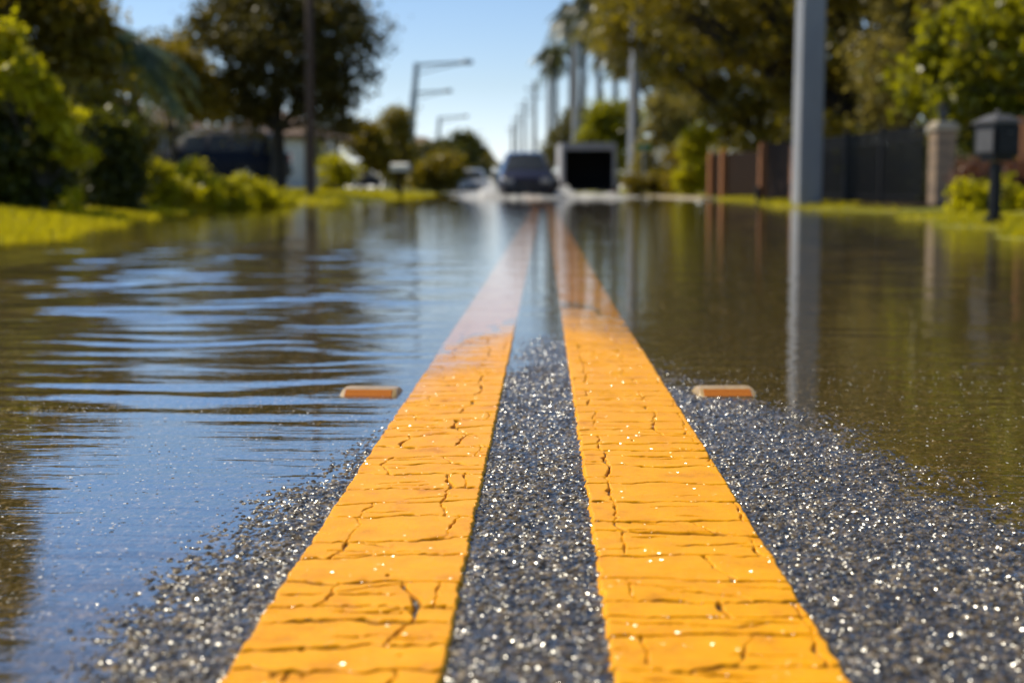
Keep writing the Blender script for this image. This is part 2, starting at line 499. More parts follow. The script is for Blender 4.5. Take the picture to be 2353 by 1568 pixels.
# foliage
M['foam'] = leafmat('white_water_foam', (0.85, 0.85, 0.86), (0.9, 0.9, 0.9), 0.5, tcol=(0.95, 0.95, 0.95))
M['lf_dark'] = leafmat('leaf_dark', (0.014, 0.020, 0.004), (0.075, 0.085, 0.008), 0.34, tcol=(0.22, 0.22, 0.008), spec=0.3)
M['lf_oak'] = leafmat('leaf_oak', (0.018, 0.017, 0.003), (0.24, 0.195, 0.022), 0.38, tcol=(0.60, 0.46, 0.018), spec=0.3)
M['lf_darkoak'] = leafmat('leaf_dark_oak', (0.012, 0.013, 0.006), (0.13, 0.108, 0.018), 0.30, tcol=(0.25, 0.20, 0.02), spec=0.3)
M['lf_moss'] = leafmat('leaf_mossy', (0.05, 0.045, 0.015), (0.34, 0.29, 0.09), 0.38, tcol=(0.62, 0.50, 0.08), spec=0.3)
M['lf_olive'] = leafmat('leaf_olive', (0.050, 0.042, 0.004), (0.20, 0.16, 0.012), 0.42, tcol=(0.55, 0.40, 0.010), spec=0.4)
M['lf_lime'] = leafmat('leaf_lime', (0.14, 0.145, 0.004), (0.36, 0.33, 0.008), 0.52, tcol=(0.90, 0.80, 0.008), spec=0.3)
M['lf_green'] = leafmat('leaf_green', (0.035, 0.042, 0.003), (0.21, 0.21, 0.010), 0.48, tcol=(0.66, 0.62, 0.010), rough=0.3)
M['lf_red'] = leafmat('leaf_reddish', (0.07, 0.030, 0.014), (0.20, 0.085, 0.045), 0.35, tcol=(0.30, 0.12, 0.05))
M['lf_palm'] = leafmat('leaf_palm', (0.020, 0.028, 0.010), (0.085, 0.095, 0.04), 0.35, tcol=(0.20, 0.20, 0.05), rough=0.35)
M['lf_palm_pale'] = leafmat('leaf_palm_pale', (0.04, 0.065, 0.045), (0.13, 0.18, 0.12), 0.35, tcol=(0.26, 0.34, 0.14), rough=0.35)
M['lf_far'] = leafmat('leaf_far', (0.035, 0.038, 0.012), (0.14, 0.125, 0.025), 0.35, tcol=(0.30, 0.25, 0.03))
M['blade'] = leafmat('grass_blade', (0.18, 0.175, 0.004), (0.36, 0.31, 0.010), 0.5, tcol=(0.85, 0.70, 0.008), spec=0.2)

# ------------------------------------------------------------------ world, sun, camera
SUN_AZ = -62.0     # degrees, left of the road direction
SUN_EL = 50.0
w = bpy.data.worlds.new('World'); scene.world = w; w.use_nodes = True
nt = w.node_tree
bg = nt.nodes['Background']
sky = nt.nodes.new('ShaderNodeTexSky'); sky.sky_type = 'NISHITA'
sky.sun_disc = False
sky.sun_elevation = R(SUN_EL); sky.sun_rotation = R(SUN_AZ)
sky.air_density = 1.0; sky.dust_density = 0.15; sky.ozone_density = 2.5
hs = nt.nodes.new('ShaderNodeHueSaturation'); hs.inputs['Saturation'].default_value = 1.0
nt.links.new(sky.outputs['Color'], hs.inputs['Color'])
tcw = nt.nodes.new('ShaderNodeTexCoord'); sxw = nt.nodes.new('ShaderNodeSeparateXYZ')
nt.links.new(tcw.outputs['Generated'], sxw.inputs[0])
hz = ramp(nt, sxw.outputs['Z'], [(0.0, (1.25, 1.32, 1.75)), (0.07, (0.98, 1.0, 1.14)), (0.13, (0.90, 0.96, 1.10)), (0.17, (1.02, 1.22, 1.42)), (0.23, (1.12, 1.55, 1.95)), (0.36, (1.02, 1.38, 1.75)), (0.55, (0.66, 0.60, 0.54))])  # sky tint: added bright band feeds water reflections, zenith dimmed to cut fill light
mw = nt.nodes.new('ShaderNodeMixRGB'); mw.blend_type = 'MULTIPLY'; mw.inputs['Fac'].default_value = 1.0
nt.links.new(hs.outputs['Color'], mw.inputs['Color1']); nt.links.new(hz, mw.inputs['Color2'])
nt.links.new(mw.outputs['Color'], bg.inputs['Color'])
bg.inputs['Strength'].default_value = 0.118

sd = bpy.data.lights.new('sun', 'SUN'); sd.energy = 5.0; sd.angle = R(0.53); sd.color = (1.0, 0.905, 0.71)
so = bpy.data.objects.new('sun', sd); COL.objects.link(so)
sdir = Vector((math.sin(R(SUN_AZ)) * math.cos(R(SUN_EL)), math.cos(R(SUN_AZ)) * math.cos(R(SUN_EL)), math.sin(R(SUN_EL))))
so.rotation_euler = (-sdir).to_track_quat('-Z', 'Y').to_euler()
so.location = (-20, 10, 30)

cd = bpy.data.cameras.new('camera'); co = bpy.data.objects.new('camera', cd); COL.objects.link(co)
scene.camera = co
co.location = CAM
co.rotation_euler = (math.pi / 2 - PITCH, 0, YAW)
cd.sensor_width = 36.0; cd.sensor_fit = 'HORIZONTAL'; cd.lens = 36.0 * FPX / 2352.0
cd.clip_start = 0.05; cd.clip_end = 4000
cd.dof.use_dof = True; cd.dof.focus_distance = 1.58; cd.dof.aperture_fstop = 4.9

scene.view_settings.view_transform = 'Standard'; scene.view_settings.look = 'None'
scene.view_settings.exposure = 0; scene.view_settings.gamma = 1
scene.render.engine = 'CYCLES'
scene.cycles.use_denoising = True
scene.cycles.max_bounces = 8; scene.cycles.transparent_max_bounces = 12
scene.cycles.diffuse_bounces = 3; scene.cycles.glossy_bounces = 3
scene.cycles.sample_clamp_indirect = 6.0

# ------------------------------------------------------------------ near road surface as real stones
def hash2(ix, iy, k):
    h = (ix.astype(np.int64) * 374761393 + iy.astype(np.int64) * 668265263 + k * 1274126177) & 0x7fffffff
    h = ((h ^ (h >> 13)) * 1274126177) & 0x7fffffff
    h = h ^ (h >> 16)
    return (h & 0xfffff) / float(0xfffff)


def stones(x, y, cell, k):
    gx = np.floor(x / cell).astype(np.int64); gy = np.floor(y / cell).astype(np.int64)
    d1 = np.full(x.shape, 9.0); d2 = np.full(x.shape, 9.0); rid = np.zeros(x.shape)
    for dx in (-1, 0, 1):
        for dy in (-1, 0, 1):
            cx = gx + dx; cy = gy + dy
            px = (cx + 0.1 + 0.8 * hash2(cx, cy, k)); py = (cy + 0.1 + 0.8 * hash2(cx, cy, k + 7))
            d = np.hypot(x / cell - px, y / cell - py)
            r = hash2(cx, cy, k + 13)
            closer = d < d1
            d2 = np.where(closer, d1, np.minimum(d2, d))
            rid = np.where(closer, r, rid)
            d1 = np.where(closer, d, d1)
    return d1, d2, rid


def vnoise(x, y, cell, k):
    gx = np.floor(x / cell); gy = np.floor(y / cell)
    fx = x / cell - gx; fy = y / cell - gy
    fx = fx * fx * (3 - 2 * fx); fy = fy * fy * (3 - 2 * fy)
    a = hash2(gx, gy, k); b = hash2(gx + 1, gy, k); c = hash2(gx, gy + 1, k); d = hash2(gx + 1, gy + 1, k)
    return (a * (1 - fx) + b * fx) * (1 - fy) + (c * (1 - fx) + d * fx) * fy - 0.5


# where the wet crown of the road rises out of the water, left and right of the centre
EL_Y = [-20, 0.6, 0.98, 1.21, 1.48, 1.84, 2.0, 2.3, 2.6, 3.05, 3.4, 5.0, 12, 40, 400]
EL_X = [-0.30, -0.30, -0.315, -0.32, -0.285, -0.22, -0.20, -0.135, -0.07, -0.01, 0.06, 0.30, 0.9, 1.6, 1.8]
ER_X = [0.60, 0.52, 0.50, 0.48, 0.465, 0.42, 0.385, 0.27, 0.20, 0.065, -0.02, -0.30, -0.9, -1.6, -1.8]


def road_z(x, y):
    xr = x - bend(y)
    ta = xr - np.interp(y, EL_Y, EL_X) - 0.012
    a = np.where(ta < 0, np.where(y < 2.2, 0.040, 0.026), 0.024) * ta
    b = 0.017 * (np.interp(y, EL_Y, ER_X) - xr)
    k = 0.004
    h = np.clip(0.5 + 0.5 * (b - a) / k, 0, 1)
    z = b * (1 - h) + a * h - k * h * (1 - h)
    return z + 0.0014 * vnoise(x, y, 0.16, 31) + 0.0010 * vnoise(x, y, 0.06, 33)


def seg(a, b, step):
    n = max(2, int(round(abs(b - a) / step)) + 1)
    return np.linspace(a, b, n)


xs = np.unique(np.concatenate([seg(-3.9, -1.4, 0.18), seg(-1.4, -0.56, 0.0042), seg(-0.56, 0.62, 0.0023), seg(0.62, 1.45, 0.0042), seg(1.45, 3.9, 0.18)]).round(5))
ys = np.unique(np.concatenate([seg(-12, 0.5, 0.5), seg(0.5, 0.85, 0.01), seg(0.85, 1.7, 0.0026), seg(1.7, 2.6, 0.0040), seg(2.6, 3.8, 0.008),
                               seg(3.8, 8, 0.1), seg(8, 60, 1.0), seg(60, 420, 8)]).round(5))
X, Y = np.meshgrid(xs, ys)
d1, d2, rid = stones(X, Y, 0.0072, 3)
e1, e2, rid2 = stones(X + 0.3, Y, 0.0042, 55)
fade = np.clip((Y - 0.4) / 0.3, 0, 1) * np.clip((4.2 - Y) / 1.2, 0, 1) * np.clip((1.7 - np.abs(X)) / 0.4, 0, 1)
dome = np.sqrt(np.clip((d2 - d1) * 1.5, 0, 1)) * (0.30 + 0.70 * rid)
dome2 = np.sqrt(np.clip((e2 - e1) * 1.4, 0, 1)) * rid2
ZR = road_z(X, Y) + fade * (0.0038 * (dome - 0.45) + 0.0012 * (dome2 - 0.4))
XB = X + bend(Y)
ZR = road_z(XB, Y) + fade * (0.0038 * (dome - 0.45) + 0.0012 * (dome2 - 0.4))
me = np_mesh('road', np.stack([XB, Y, ZR], -1).reshape(-1, 3), grid_faces(len(ys), len(xs)), 4)
stone_v = np.clip(0.15 + 0.55 * ((rid * 7.31) % 1.0) ** 1.5 + 0.5 * ((rid2 * 5.77) % 1.0) ** 6 - 0.35 * (1 - np.clip((d2 - d1) * 2, 0, 1)), 0, 1)
stone_v = np.where(((rid * 91.7) % 1.0) > 0.94, np.maximum(stone_v, 0.92), stone_v)
attr(me, 'stone', stone_v)
road = structure(link('road', me, M['asphalt']), 'wet dark asphalt road with coarse stones rising out of the flood', 'road')

# ------------------------------------------------------------------ cracked yellow stripes
def stripe(u0, u1, seed, long_cracks, label):
    rg = np.random.default_rng(seed)
    W = u1 - u0
    us = np.linspace(0, 1, 132)
    vs = np.unique(np.concatenate([seg(-3, 0.6, 0.2), seg(0.6, 0.85, 0.01), seg(0.85, 1.7, 0.00135), seg(1.7, 2.4, 0.0021), seg(2.4, 3.6, 0.0045), seg(3.6, 8, 0.05),
                                   seg(8, 60, 1.0), seg(60, 330, 8)]).round(5))
    U, V = np.meshgrid(us, vs)
    edge = 0.5 * (1 - np.cos(np.pi * np.clip(np.minimum(U, 1 - U) / 0.03, 0, 1)))
    rag = np.where(U > 0.5, 1, -1) * (0.0030 * vnoise(U * 0 + V, V * 0 + (U > 0.5) * 5.0, 0.018, seed) + 0.0022 * vnoise(V, V * 0 + (U > 0.5) * 5.0, 0.0055, seed + 2))
    rag = rag * np.clip(np.abs(U - 0.5) * 6 - 2.0, 0, 1) * (V < 4)
    Xw = u0 + U * W + rag
    cr = np.zeros_like(U)
    xm = U * W

    def rows(a, b):
        return np.searchsorted(vs, a), np.searchsorted(vs, b)

    def wig(t, k, amp, cell):
        return amp * (2 * vnoise(t, t * 0 + k, cell, k) + 0.9 * vnoise(t, t * 0 + k, cell * 0.35, k + 1) + 0.5 * vnoise(t, t * 0 + k, cell * 0.13, k + 2))

    k = seed * 10

    def crossing(v, a, b, amp, tilt, wd):
        nonlocal k, cr
        i0, i1 = rows(v - 0.05, v + 0.05)
        uu = U[i0:i1]; k += 5
        cen = v + tilt * (uu - 0.5) + wig(uu * W, k, amp, 0.045)
        wid = wd * (0.35 + 1.5 * np.clip(vnoise(uu * W, uu * 0 + k, 0.017, k + 3) + 0.5, 0, 1) ** 1.6) * np.clip((uu - a) / 0.10, 0, 1) * np.clip((b - uu) / 0.10, 0, 1)
        m = np.clip(1.5 - np.abs(V[i0:i1] - cen) / np.maximum(wid, 1e-6), 0, 1) * (wid > 2e-4)
        cr[i0:i1] = np.maximum(cr[i0:i1], m)

    v = 0.74; mains = [0.66]
    while v < 3.2:
        crossing(v, -0.2, 1.2, rg.uniform(0.004, 0.009), rg.uniform(-0.018, 0.018), rg.uniform(0.0017, 0.0027))
        mains.append(v)
        if rg.random() < 0.45:       # a branch that leaves the main crack
            a = rg.uniform(0, 0.6)
            crossing(v + rg.uniform(0.008, 0.02) * rg.choice([-1, 1]), a, a + rg.uniform(0.25, 0.5), rg.uniform(0.004, 0.008), rg.uniform(-0.06, 0.06), rg.uniform(0.0012, 0.0020))
        gap = rg.uniform(0.032, 0.098)
        for q in range(rg.integers(0, 4)):   # hairlines that stop part way
            a = rg.uniform(-0.2, 0.8)
            crossing(v + gap * rg.uniform(0.2, 0.8), a, a + rg.uniform(0.18, 0.5), rg.uniform(0.003, 0.007), rg.uniform(-0.03, 0.03), rg.uniform(0.0010, 0.0017))
        v += gap
    mains.append(3.4)
    mains = np.array(mains)
    for (uc, amp, wd, dens) in long_cracks:
        k += 11
        un = uc + rg.uniform(-1, 1, len(mains)) * amp * 7.0
        segn = np.clip(np.searchsorted(mains, V) - 1, 0, len(mains) - 2)
        on = (rg.random(len(mains)) < dens).astype(float) * rg.uniform(0.55, 1.3, len(mains))
        cen = np.interp(V, mains, un) * W + wig(V, k, 0.0042, 0.03)
        wid = wd * on[segn] * (0.3 + 1.9 * np.clip(vnoise(V, V * 0, 0.016, k + 6) + 0.4, 0, 1) ** 2)
        m = np.clip(1.5 - np.abs(xm - cen) / np.maximum(wid, 1e-6), 0, 1) * (wid > 2e-4) * (V > 0.6) * (V < 3.4)
        cr = np.maximum(cr, m)
    near = np.clip((4.0 - V) / 1.0, 0, 1)
    # worn pits
    pit = np.clip((vnoise(Xw, V, 0.010, seed + 40) + vnoise(Xw, V, 0.03, seed + 41) * 1.2 - 0.90) * 14, 0, 1) * near
    cr = np.maximum(cr, pit)
    thick = 0.0035
    lump = 0.0014 * vnoise(Xw, V, 0.05, seed + 50) + 0.0007 * vnoise(Xw, V, 0.014, seed + 51) + 0.00035 * vnoise(Xw, V, 0.006, seed + 52)
    zz = road_z(Xw + bend(V), V) + near * 0.0006 + (thick + near * lump * 0.55 * np.clip((2.9 - V) / 0.8, 0.25, 1)) * edge - 0.004 * (1 - edge) - 0.0055 * cr * near
    me = np_mesh('road_marking', np.stack([Xw + bend(V), V, zz], -1).reshape(-1, 3), grid_faces(len(vs), len(us)), 4)
    attr(me, 'crack', cr)
    return structure(link('road_marking', me, M['paint']), label, 'road marking')


stripe(-0.2068, -0.0565, 3, [(0.70, 0.013, 0.0016, 0.65), (0.25, 0.012, 0.0010, 0.4), (0.88, 0.006, 0.0010, 0.3)],
       'cracked yellow centre stripe whose outer edge meets the blue left water')
stripe(0.0505, 0.2090, 8, [(0.17, 0.0025, 0.0011, 0.75), (0.66, 0.013, 0.0013, 0.45), (0.93, 0.004, 0.0010, 0.4)],
       'cracked yellow centre stripe with a thin split along its inner edge')

# ------------------------------------------------------------------ ground sheet
gx = np.unique(np.concatenate([-np.geomspace(9, 1500, 34), seg(-9, -2.8, 0.12), seg(-2.8, 2.8, 0.7), seg(2.8, 9, 0.12), np.geomspace(9, 1500, 34)]).round(4))
gy = np.unique(np.concatenate([seg(-300, -10, 30), seg(-10, 6, 1.0), seg(6, 34, 0.15), seg(34, 110, 0.8), np.geomspace(110, 3500, 40)]).round(4))
X, Y = np.meshgrid(gx, gy)
XW = X + bend(np.minimum(Y, 420))
Z = gz(XW, np.minimum(Y, 420))
me = np_mesh('ground', np.stack([XW, Y, Z], -1).reshape(-1, 3), grid_faces(len(gy), len(gx)), 4)
structure(link('ground', me, M['lawn']), 'yellow green lawn banks on both sides of the flooded road', 'ground')

# ------------------------------------------------------------------ water sheet with ripples
wx = np.unique(np.concatenate([seg(-16, -3.2, 0.4), seg(-3.2, 1.4, 0.022), seg(1.4, 4.0, 0.08), seg(4.0, 16, 0.5)]).round(4))
wy = np.unique(np.concatenate([seg(-15, 0.5, 0.5), seg(0.5, 4.2, 0.0085), seg(4.2, 9, 0.02), seg(9, 24, 0.1), seg(24, 100, 0.5)]).round(4))
X, Y = np.meshgrid(wx, wy)
rg = np.random.default_rng(21)


def sstep(a, b, t):
    t = np.clip((t - a) / (b - a), 0, 1)
    return t * t * (3 - 2 * t)


patch = sstep(-0.12, -0.42, X + 0.06 * (Y - 2.5)) * sstep(1.80, 2.35, Y + 0.25 * vnoise(X, Y, 0.5, 77) + 0.12 * (X + 0.6)) * (1 - 0.75 * sstep(5.5, 10, Y))
patch *= 0.45 + 1.1 * np.clip(vnoise(X, Y, 0.9, 71) + vnoise(X, Y, 0.35, 72) * 0.6 + 0.5, 0, 1)
rpatch = sstep(0.12, 0.30, X) * sstep(1.0, 0.6, X) * sstep(2.25, 2.6, Y) * sstep(3.6, 3.0, Y)
Zw = np.zeros_like(X)
jx = X + 0.16 * vnoise(X, Y, 0.22, 91); jy = Y + 0.13 * vnoise(X, Y, 0.26, 92)
for i in range(12):
    lam = rg.uniform(0.07, 0.20); th = rg.uniform(-0.42, 0.46); ph = rg.uniform(0, 6.28)
    kx = math.sin(th) * 2 * math.pi / lam; ky = math.cos(th) * 2 * math.pi / lam
    Zw += np.sin(kx * jx + ky * jy + ph) * lam * 0.0017 * (patch + 0.6 * rpatch)
for i in range(6):
    lam = rg.uniform(0.25, 0.6); th = rg.uniform(-0.8, 0.8); ph = rg.uniform(0, 6.28)
    kx = math.sin(th) * 2 * math.pi / lam; ky = math.cos(th) * 2 * math.pi / lam
    Zw += np.sin(kx * jx + ky * jy + ph) * lam * (0.0022 * patch * sstep(3.2, 4.8, Y) + 0.00045 * sstep(2.2, 3.6, Y))
Zw += sstep(2.6, 3.8, Y) * patch * (0.0030 * vnoise(X, Y, 0.19, 95) + 0.0016 * vnoise(X, Y, 0.10, 96))
me = np_mesh('water', np.stack([X + bend(Y), Y, Zw], -1).reshape(-1, 3), grid_faces(len(wy), len(wx)), 4)
structure(link('water', me, M['water']), 'shallow brown floodwater mirroring the sky and trees', 'water')

# floating specks
def flecks(n, xr, yr, size, name):
    xx = RNG.uniform(*xr, n); yy = RNG.uniform(*yr, n)
    ok = road_z(xx, yy) < -0.0008
    xx, yy = xx[ok], yy[ok]; n = len(xx)
    L = RNG.uniform(0.4, 1.0, n) * size; Wd = L * RNG.uniform(0.3, 0.9, n); a = RNG.uniform(0, 6.28, n)
    ca, sa = np.cos(a), np.sin(a)
    quads = []
    for (s, t) in ((-1, -0.6), (0.4, -1), (1, 0.5), (-0.5, 1)):
        quads.append(np.stack([xx + ca * L * s * 0.5 - sa * Wd * t * 0.5, yy + sa * L * s * 0.5 + ca * Wd * t * 0.5, np.full(n, 0.0016) + RNG.uniform(0, 0.0008, n)], -1))
    return np.stack(quads, 1).reshape(-1, 3)


vv = np.concatenate([flecks(2600, (-1.1, -0.2), (0.95, 2.2), 0.0036, 'a'), flecks(300, (-1.1, -0.2), (0.95, 2.0), 0.006, 'b'),
                     flecks(900, (0.3, 1.1), (1.3, 2.6), 0.004, 'c')])
me = np_mesh('floating_debris', vv, np.arange(len(vv)), 4, smooth=False)
tag(link('floating_debris', me, M['debris']), 'pale specks of debris floating on the still water', 'debris', kind='stuff')

# ------------------------------------------------------------------ raised pavement markers
def rring(hx, hy, z, r, n=5):
    pts = []
    for cx, cy, a0 in ((hx - r, hy - r, 0), (-hx + r, hy - r, 90), (-hx + r, -hy + r, 180), (hx - r, -hy + r, 270)):
        for i in range(n):
            a = R(a0 + 90 * i / (n - 1))
            pts.append((cx + r * math.cos(a), cy + r * math.sin(a), z))
    return pts


def marker(x, y, rz, label):
    z = max(-0.0045, G0(x, y) - .002)
    t = thing('pavement_marker', label, 'road reflector', (x, y, z), rz, 'raised reflectors beside the double yellow line')
    b = MB()
    b.loft([rring(.051, .051, -.006, .012), rring(.051, .051, 0.003, .012), rring(.0500, .0465, .0065, .012), rring(.0480, .0290, .0160, .011), rring(.0455, .0230, .0186, .010), rring(.042, .0170, .0196, .009)])
    b.build('body', M['marker'], t, smooth=True)
    l = MB()
    # lens on the sloping face that looks at the traffic
    for (sy) in (-1,):
        p0 = Vector((0, sy * .0497, .0034)); p1 = Vector((0, sy * .0270, .0170))
        nrm = Vector((0, sy * (p1.z - p0.z), abs(p1.y - p0.y))).normalized()
        hw = .0415
        q = [Vector((-hw, p0.y, p0.z)), Vector((hw, p0.y, p0.z)), Vector((hw * .97, p1.y, p1.z)), Vector((-hw * .97, p1.y, p1.z))]
        l.add([p - nrm * .002 for p in q] + [p + nrm * .0016 for p in q], [(3, 2, 1, 0), (4, 5, 6, 7), (0, 1, 5, 4), (1, 2, 6, 5), (2, 3, 7, 6), (3, 0, 4, 7)])
    l.build('reflector', M['lens'], t, bevel=.0006, seg=1)
    t.scale = (.92, .80, .68)
    return t


def G0(x, y):
    return float(road_z(np.array([x]), np.array([y]))[0])


marker(-0.268, 2.25, R(-3), 'amber reflector standing in blue water, left of the two yellow stripes')
marker(0.2945, 2.25, R(3), 'amber reflector at the water edge, right of the two yellow stripes')

# ------------------------------------------------------------------ foliage generators
def leaf_mesh(centers, size, rnd, flat=0.0):
    n = len(centers)
    a = RNG.normal(size=(n, 3)); a /= np.linalg.norm(a, axis=1)[:, None]
    b = RNG.normal(size=(n, 3)); b[:, 2] *= (1 - flat)
    b -= a * (a * b).sum(1)[:, None]; b /= np.linalg.norm(b, axis=1)[:, None]
    s = size * RNG.uniform(0.6, 1.3, n)[:, None]
    q = np.stack([centers - a * s * 0.5, centers + b * s * 0.36, centers + a * s * 0.5, centers - b * s * 0.36], 1)
    me = np_mesh('crown', q.reshape(-1, 3), np.arange(n * 4), 4, smooth=False)
    attr(me, 'rnd', np.repeat(np.clip(rnd, 0, 1), 4))
    return me


def clump_points(blobs, n, clumps, cs):
    """blobs: (cx,cy,cz,rx,ry,rz); leaves gather round clump centres spread through the outer part of each blob"""
    vol = np.array([b[3] * b[4] * b[5] for b in blobs]) ** 0.75
    vol = vol / vol.sum()
    P = []; Rn = []
    for b, f in zip(blobs, vol):
        nc = max(4, int(clumps * f)); nl = max(20, int(n * f))
        d = RNG.normal(size=(nc, 3)); d /= np.linalg.norm(d, axis=1)[:, None]
        rad = RNG.uniform(0.35, 1.0, nc) ** 0.5 * RNG.uniform(0.80, 1.06, nc)
        cc = np.array(b[:3]) + d * rad[:, None] * np.array(b[3:])
        w = RNG.integers(0, nc, nl)
        off = RNG.normal(size=(nl, 3)) * cs * RNG.uniform(0.5, 1.25, nc)[w][:, None]
        off[:, 2] *= 0.75
        P.append(cc[w] + off)
        tone = RNG.uniform(0, 1, nc)
        Rn.append(tone[w] * 0.6 + RNG.uniform(0, 0.4, nl))
    return np.concatenate(P), np.concatenate(Rn)


def tree(name, label, x, y, mat, blobs, n=6000, leaf=0.16, clumps=70, cs=0.4, trunk_h=2.0, trunk_r=0.18, group=None, cat='tree', bark='bark', zmin=0.15, lean=(0, 0), limbs=True, z=None):
    z0 = G(x, y) if z is None else z
    t = thing(name, label, cat, (x, y, z0), 0, group)
    P, rn = clump_points(blobs, int(n * 2.2), int(clumps * 1.3), cs)
    k = P[:, 2] > zmin
    me = leaf_mesh(P[k], leaf, rn[k])
    link('crown', me, M[mat], t)
    tb = MB()
    top = Vector((lean[0], lean[1], trunk_h))
    tb.tube([(0, 0, -0.15), (0, 0, 0.05), (lean[0] * .3 + .02, lean[1] * .3, trunk_h * .45), top], [trunk_r * 1.5, trunk_r * 1.15, trunk_r * .9, trunk_r * .72], 10)
    if limbs:
        for b in blobs:
            c = Vector(b[:3])
            mid = top.lerp(c, .5) + Vector((0, 0, -0.08 * (c - top).length))
            tb.tube([top - Vector((0, 0, trunk_r)), mid, c, c + (c - top) * .35], [trunk_r * .5, trunk_r * .36, trunk_r * .2, trunk_r * .06], 7)
            for q in range(3):
                e = c + Vector((random.uniform(-1, 1) * b[3], random.uniform(-1, 1) * b[4], random.uniform(-.2, .8) * b[5])) * .8
                tb.tube([mid, mid.lerp(e, .5) + Vector((0, 0, .1)), e], [trunk_r * .26, trunk_r * .16, trunk_r * .05], 6)
    tb.build('trunk', M[bark], t, smooth=True)
    return t


def shrub(name, label, x, y, mat, blobs, n=3000, leaf=0.08, clumps=60, cs=0.16, group=None, cat='shrub', z=None):
    return tree(name, label, x, y, mat, blobs, n, leaf, clumps, cs, 0.25, 0.03, group, cat, 'bark', 0.02, z=z)


def palm(label, x, y, h, mat='lf_palm', fr=2.2, n=22, lean=0.3, tr=0.17, group=None, name='palm_tree', leaflet=0.55):
    z0 = G(x, y)
    t = thing(name, label, 'palm tree', (x, y, z0), 0, group)
    tb = MB()
    tb.tube([(0, 0, -.15), (0, 0, .3), (lean * .25, 0, h * .5), (lean, 0, h)], [tr * 1.6, tr * 1.15, tr * .9, tr * .8], 10)
    tb.build('trunk', M['palm_bark'], t, smooth=True)
    V = []; rn = []
    for i in range(n):
        az = 2 * math.pi * i / n + random.uniform(-.2, .2); el = random.uniform(-0.55, 1.15)
        L = fr * random.uniform(.8, 1.15)
        dirh = Vector((math.cos(az), math.sin(az), 0))
        side = Vector((-math.sin(az), math.cos(az), 0))
        tone = random.random()
        pts = []
        for s in np.linspace(0, 1, 13):
            pts.append(Vector((lean, 0, h)) + dirh * (L * s * math.cos(el) * (1 - .15 * s)) + Vector((0, 0, L * (s * math.sin(el) - 0.62 * s * s))))
        for k in range(1, 13):
            p = pts[k]; tang = (pts[k] - pts[k - 1]).normalized()
            ll = leaflet * (1 - .55 * abs(k / 12 - .45)) * random.uniform(.8, 1.1)
            for sg in (-1, 1):
                for q in (0, .5):
                    pp = pts[k - 1].lerp(p, q + .5 * random.random())
                    tip = pp + side * sg * ll * .75 + tang * ll * .45 + Vector((0, 0, -ll * random.uniform(.25, .7)))
                    w = tang * .055 * (fr / 2)
                    V += [pp - w, pp + w, tip + w * .2, tip - w * .2]
                    rn.append(min(1, tone * .6 + random.random() * .4))
            w = side * .025
            V += [pts[k - 1] - w, pts[k - 1] + w, p + w, p - w]; rn.append(tone * .5)
    V = np.array([tuple(v) for v in V])
    me = np_mesh('crown', V, np.arange(len(V)), 4, smooth=False)
    attr(me, 'rnd', np.repeat(np.array(rn), 4))
    link('crown', me, M[mat], t)
    return t


# ------------------------------------------------------------------ grass on the banks (nobody could count it)
def grass_band(n, yr, side, depth, hgt):
    yy = 1 / RNG.uniform(1 / yr[1], 1 / yr[0], n)
    edge = np.interp(yy, LS_Y, LS_X) if side < 0 else np.interp(yy, RS_Y, RS_X)
    s = RNG.uniform(-0.25, 1, n) ** 1.0 * depth
    xx = bend(yy) + side * (edge + s)
    zz = gz(xx, yy)
    ok = zz > (-0.04 if side < 0 else 0.004)
    ok &= ~((side > 0) & (yy > 16.2) & (yy < 20.2))
    xx, yy, zz = xx[ok], yy[ok], zz[ok]; n = len(xx)
    h = hgt * RNG.uniform(.5, 1.3, n); wd = 0.007 + 0.0004 * yy
    a = RNG.uniform(0, 6.28, n); la = RNG.uniform(0, 6.28, n); ln = RNG.uniform(.1, .9, n) * h
    p0 = np.stack([xx - np.cos(a) * wd, yy - np.sin(a) * wd, zz - 0.01], -1)
    p1 = np.stack([xx + np.cos(a) * wd, yy + np.sin(a) * wd, zz - 0.01], -1)
    p2 = np.stack([xx + np.cos(la) * ln, yy + np.sin(la) * ln, zz + h], -1)
    return np.stack([p0, p1, p2], 1).reshape(-1, 3)


vv = np.concatenate([grass_band(26000, (7.5, 30), -1, 2.2, .07), grass_band(9000, (26, 70), -1, 4.5, .10),
                     grass_band(9000, (7.5, 24), 1, 0.9, .05), grass_band(5000, (24, 70), 1, 1.2, .07)])
me = np_mesh('grass', vv, np.arange(len(vv)), 3, smooth=False)
attr(me, 'rnd', np.repeat(RNG.uniform(0, 1, len(vv) // 3), 3))
tag(link('grass', me, M['blade']), 'bright yellow green grass along both flooded verges', 'grass', kind='stuff')

# ------------------------------------------------------------------ LEFT SIDE
def ell(cx, cy, cz, rx, ry, rz): return (cx, cy, cz, rx, ry, rz)


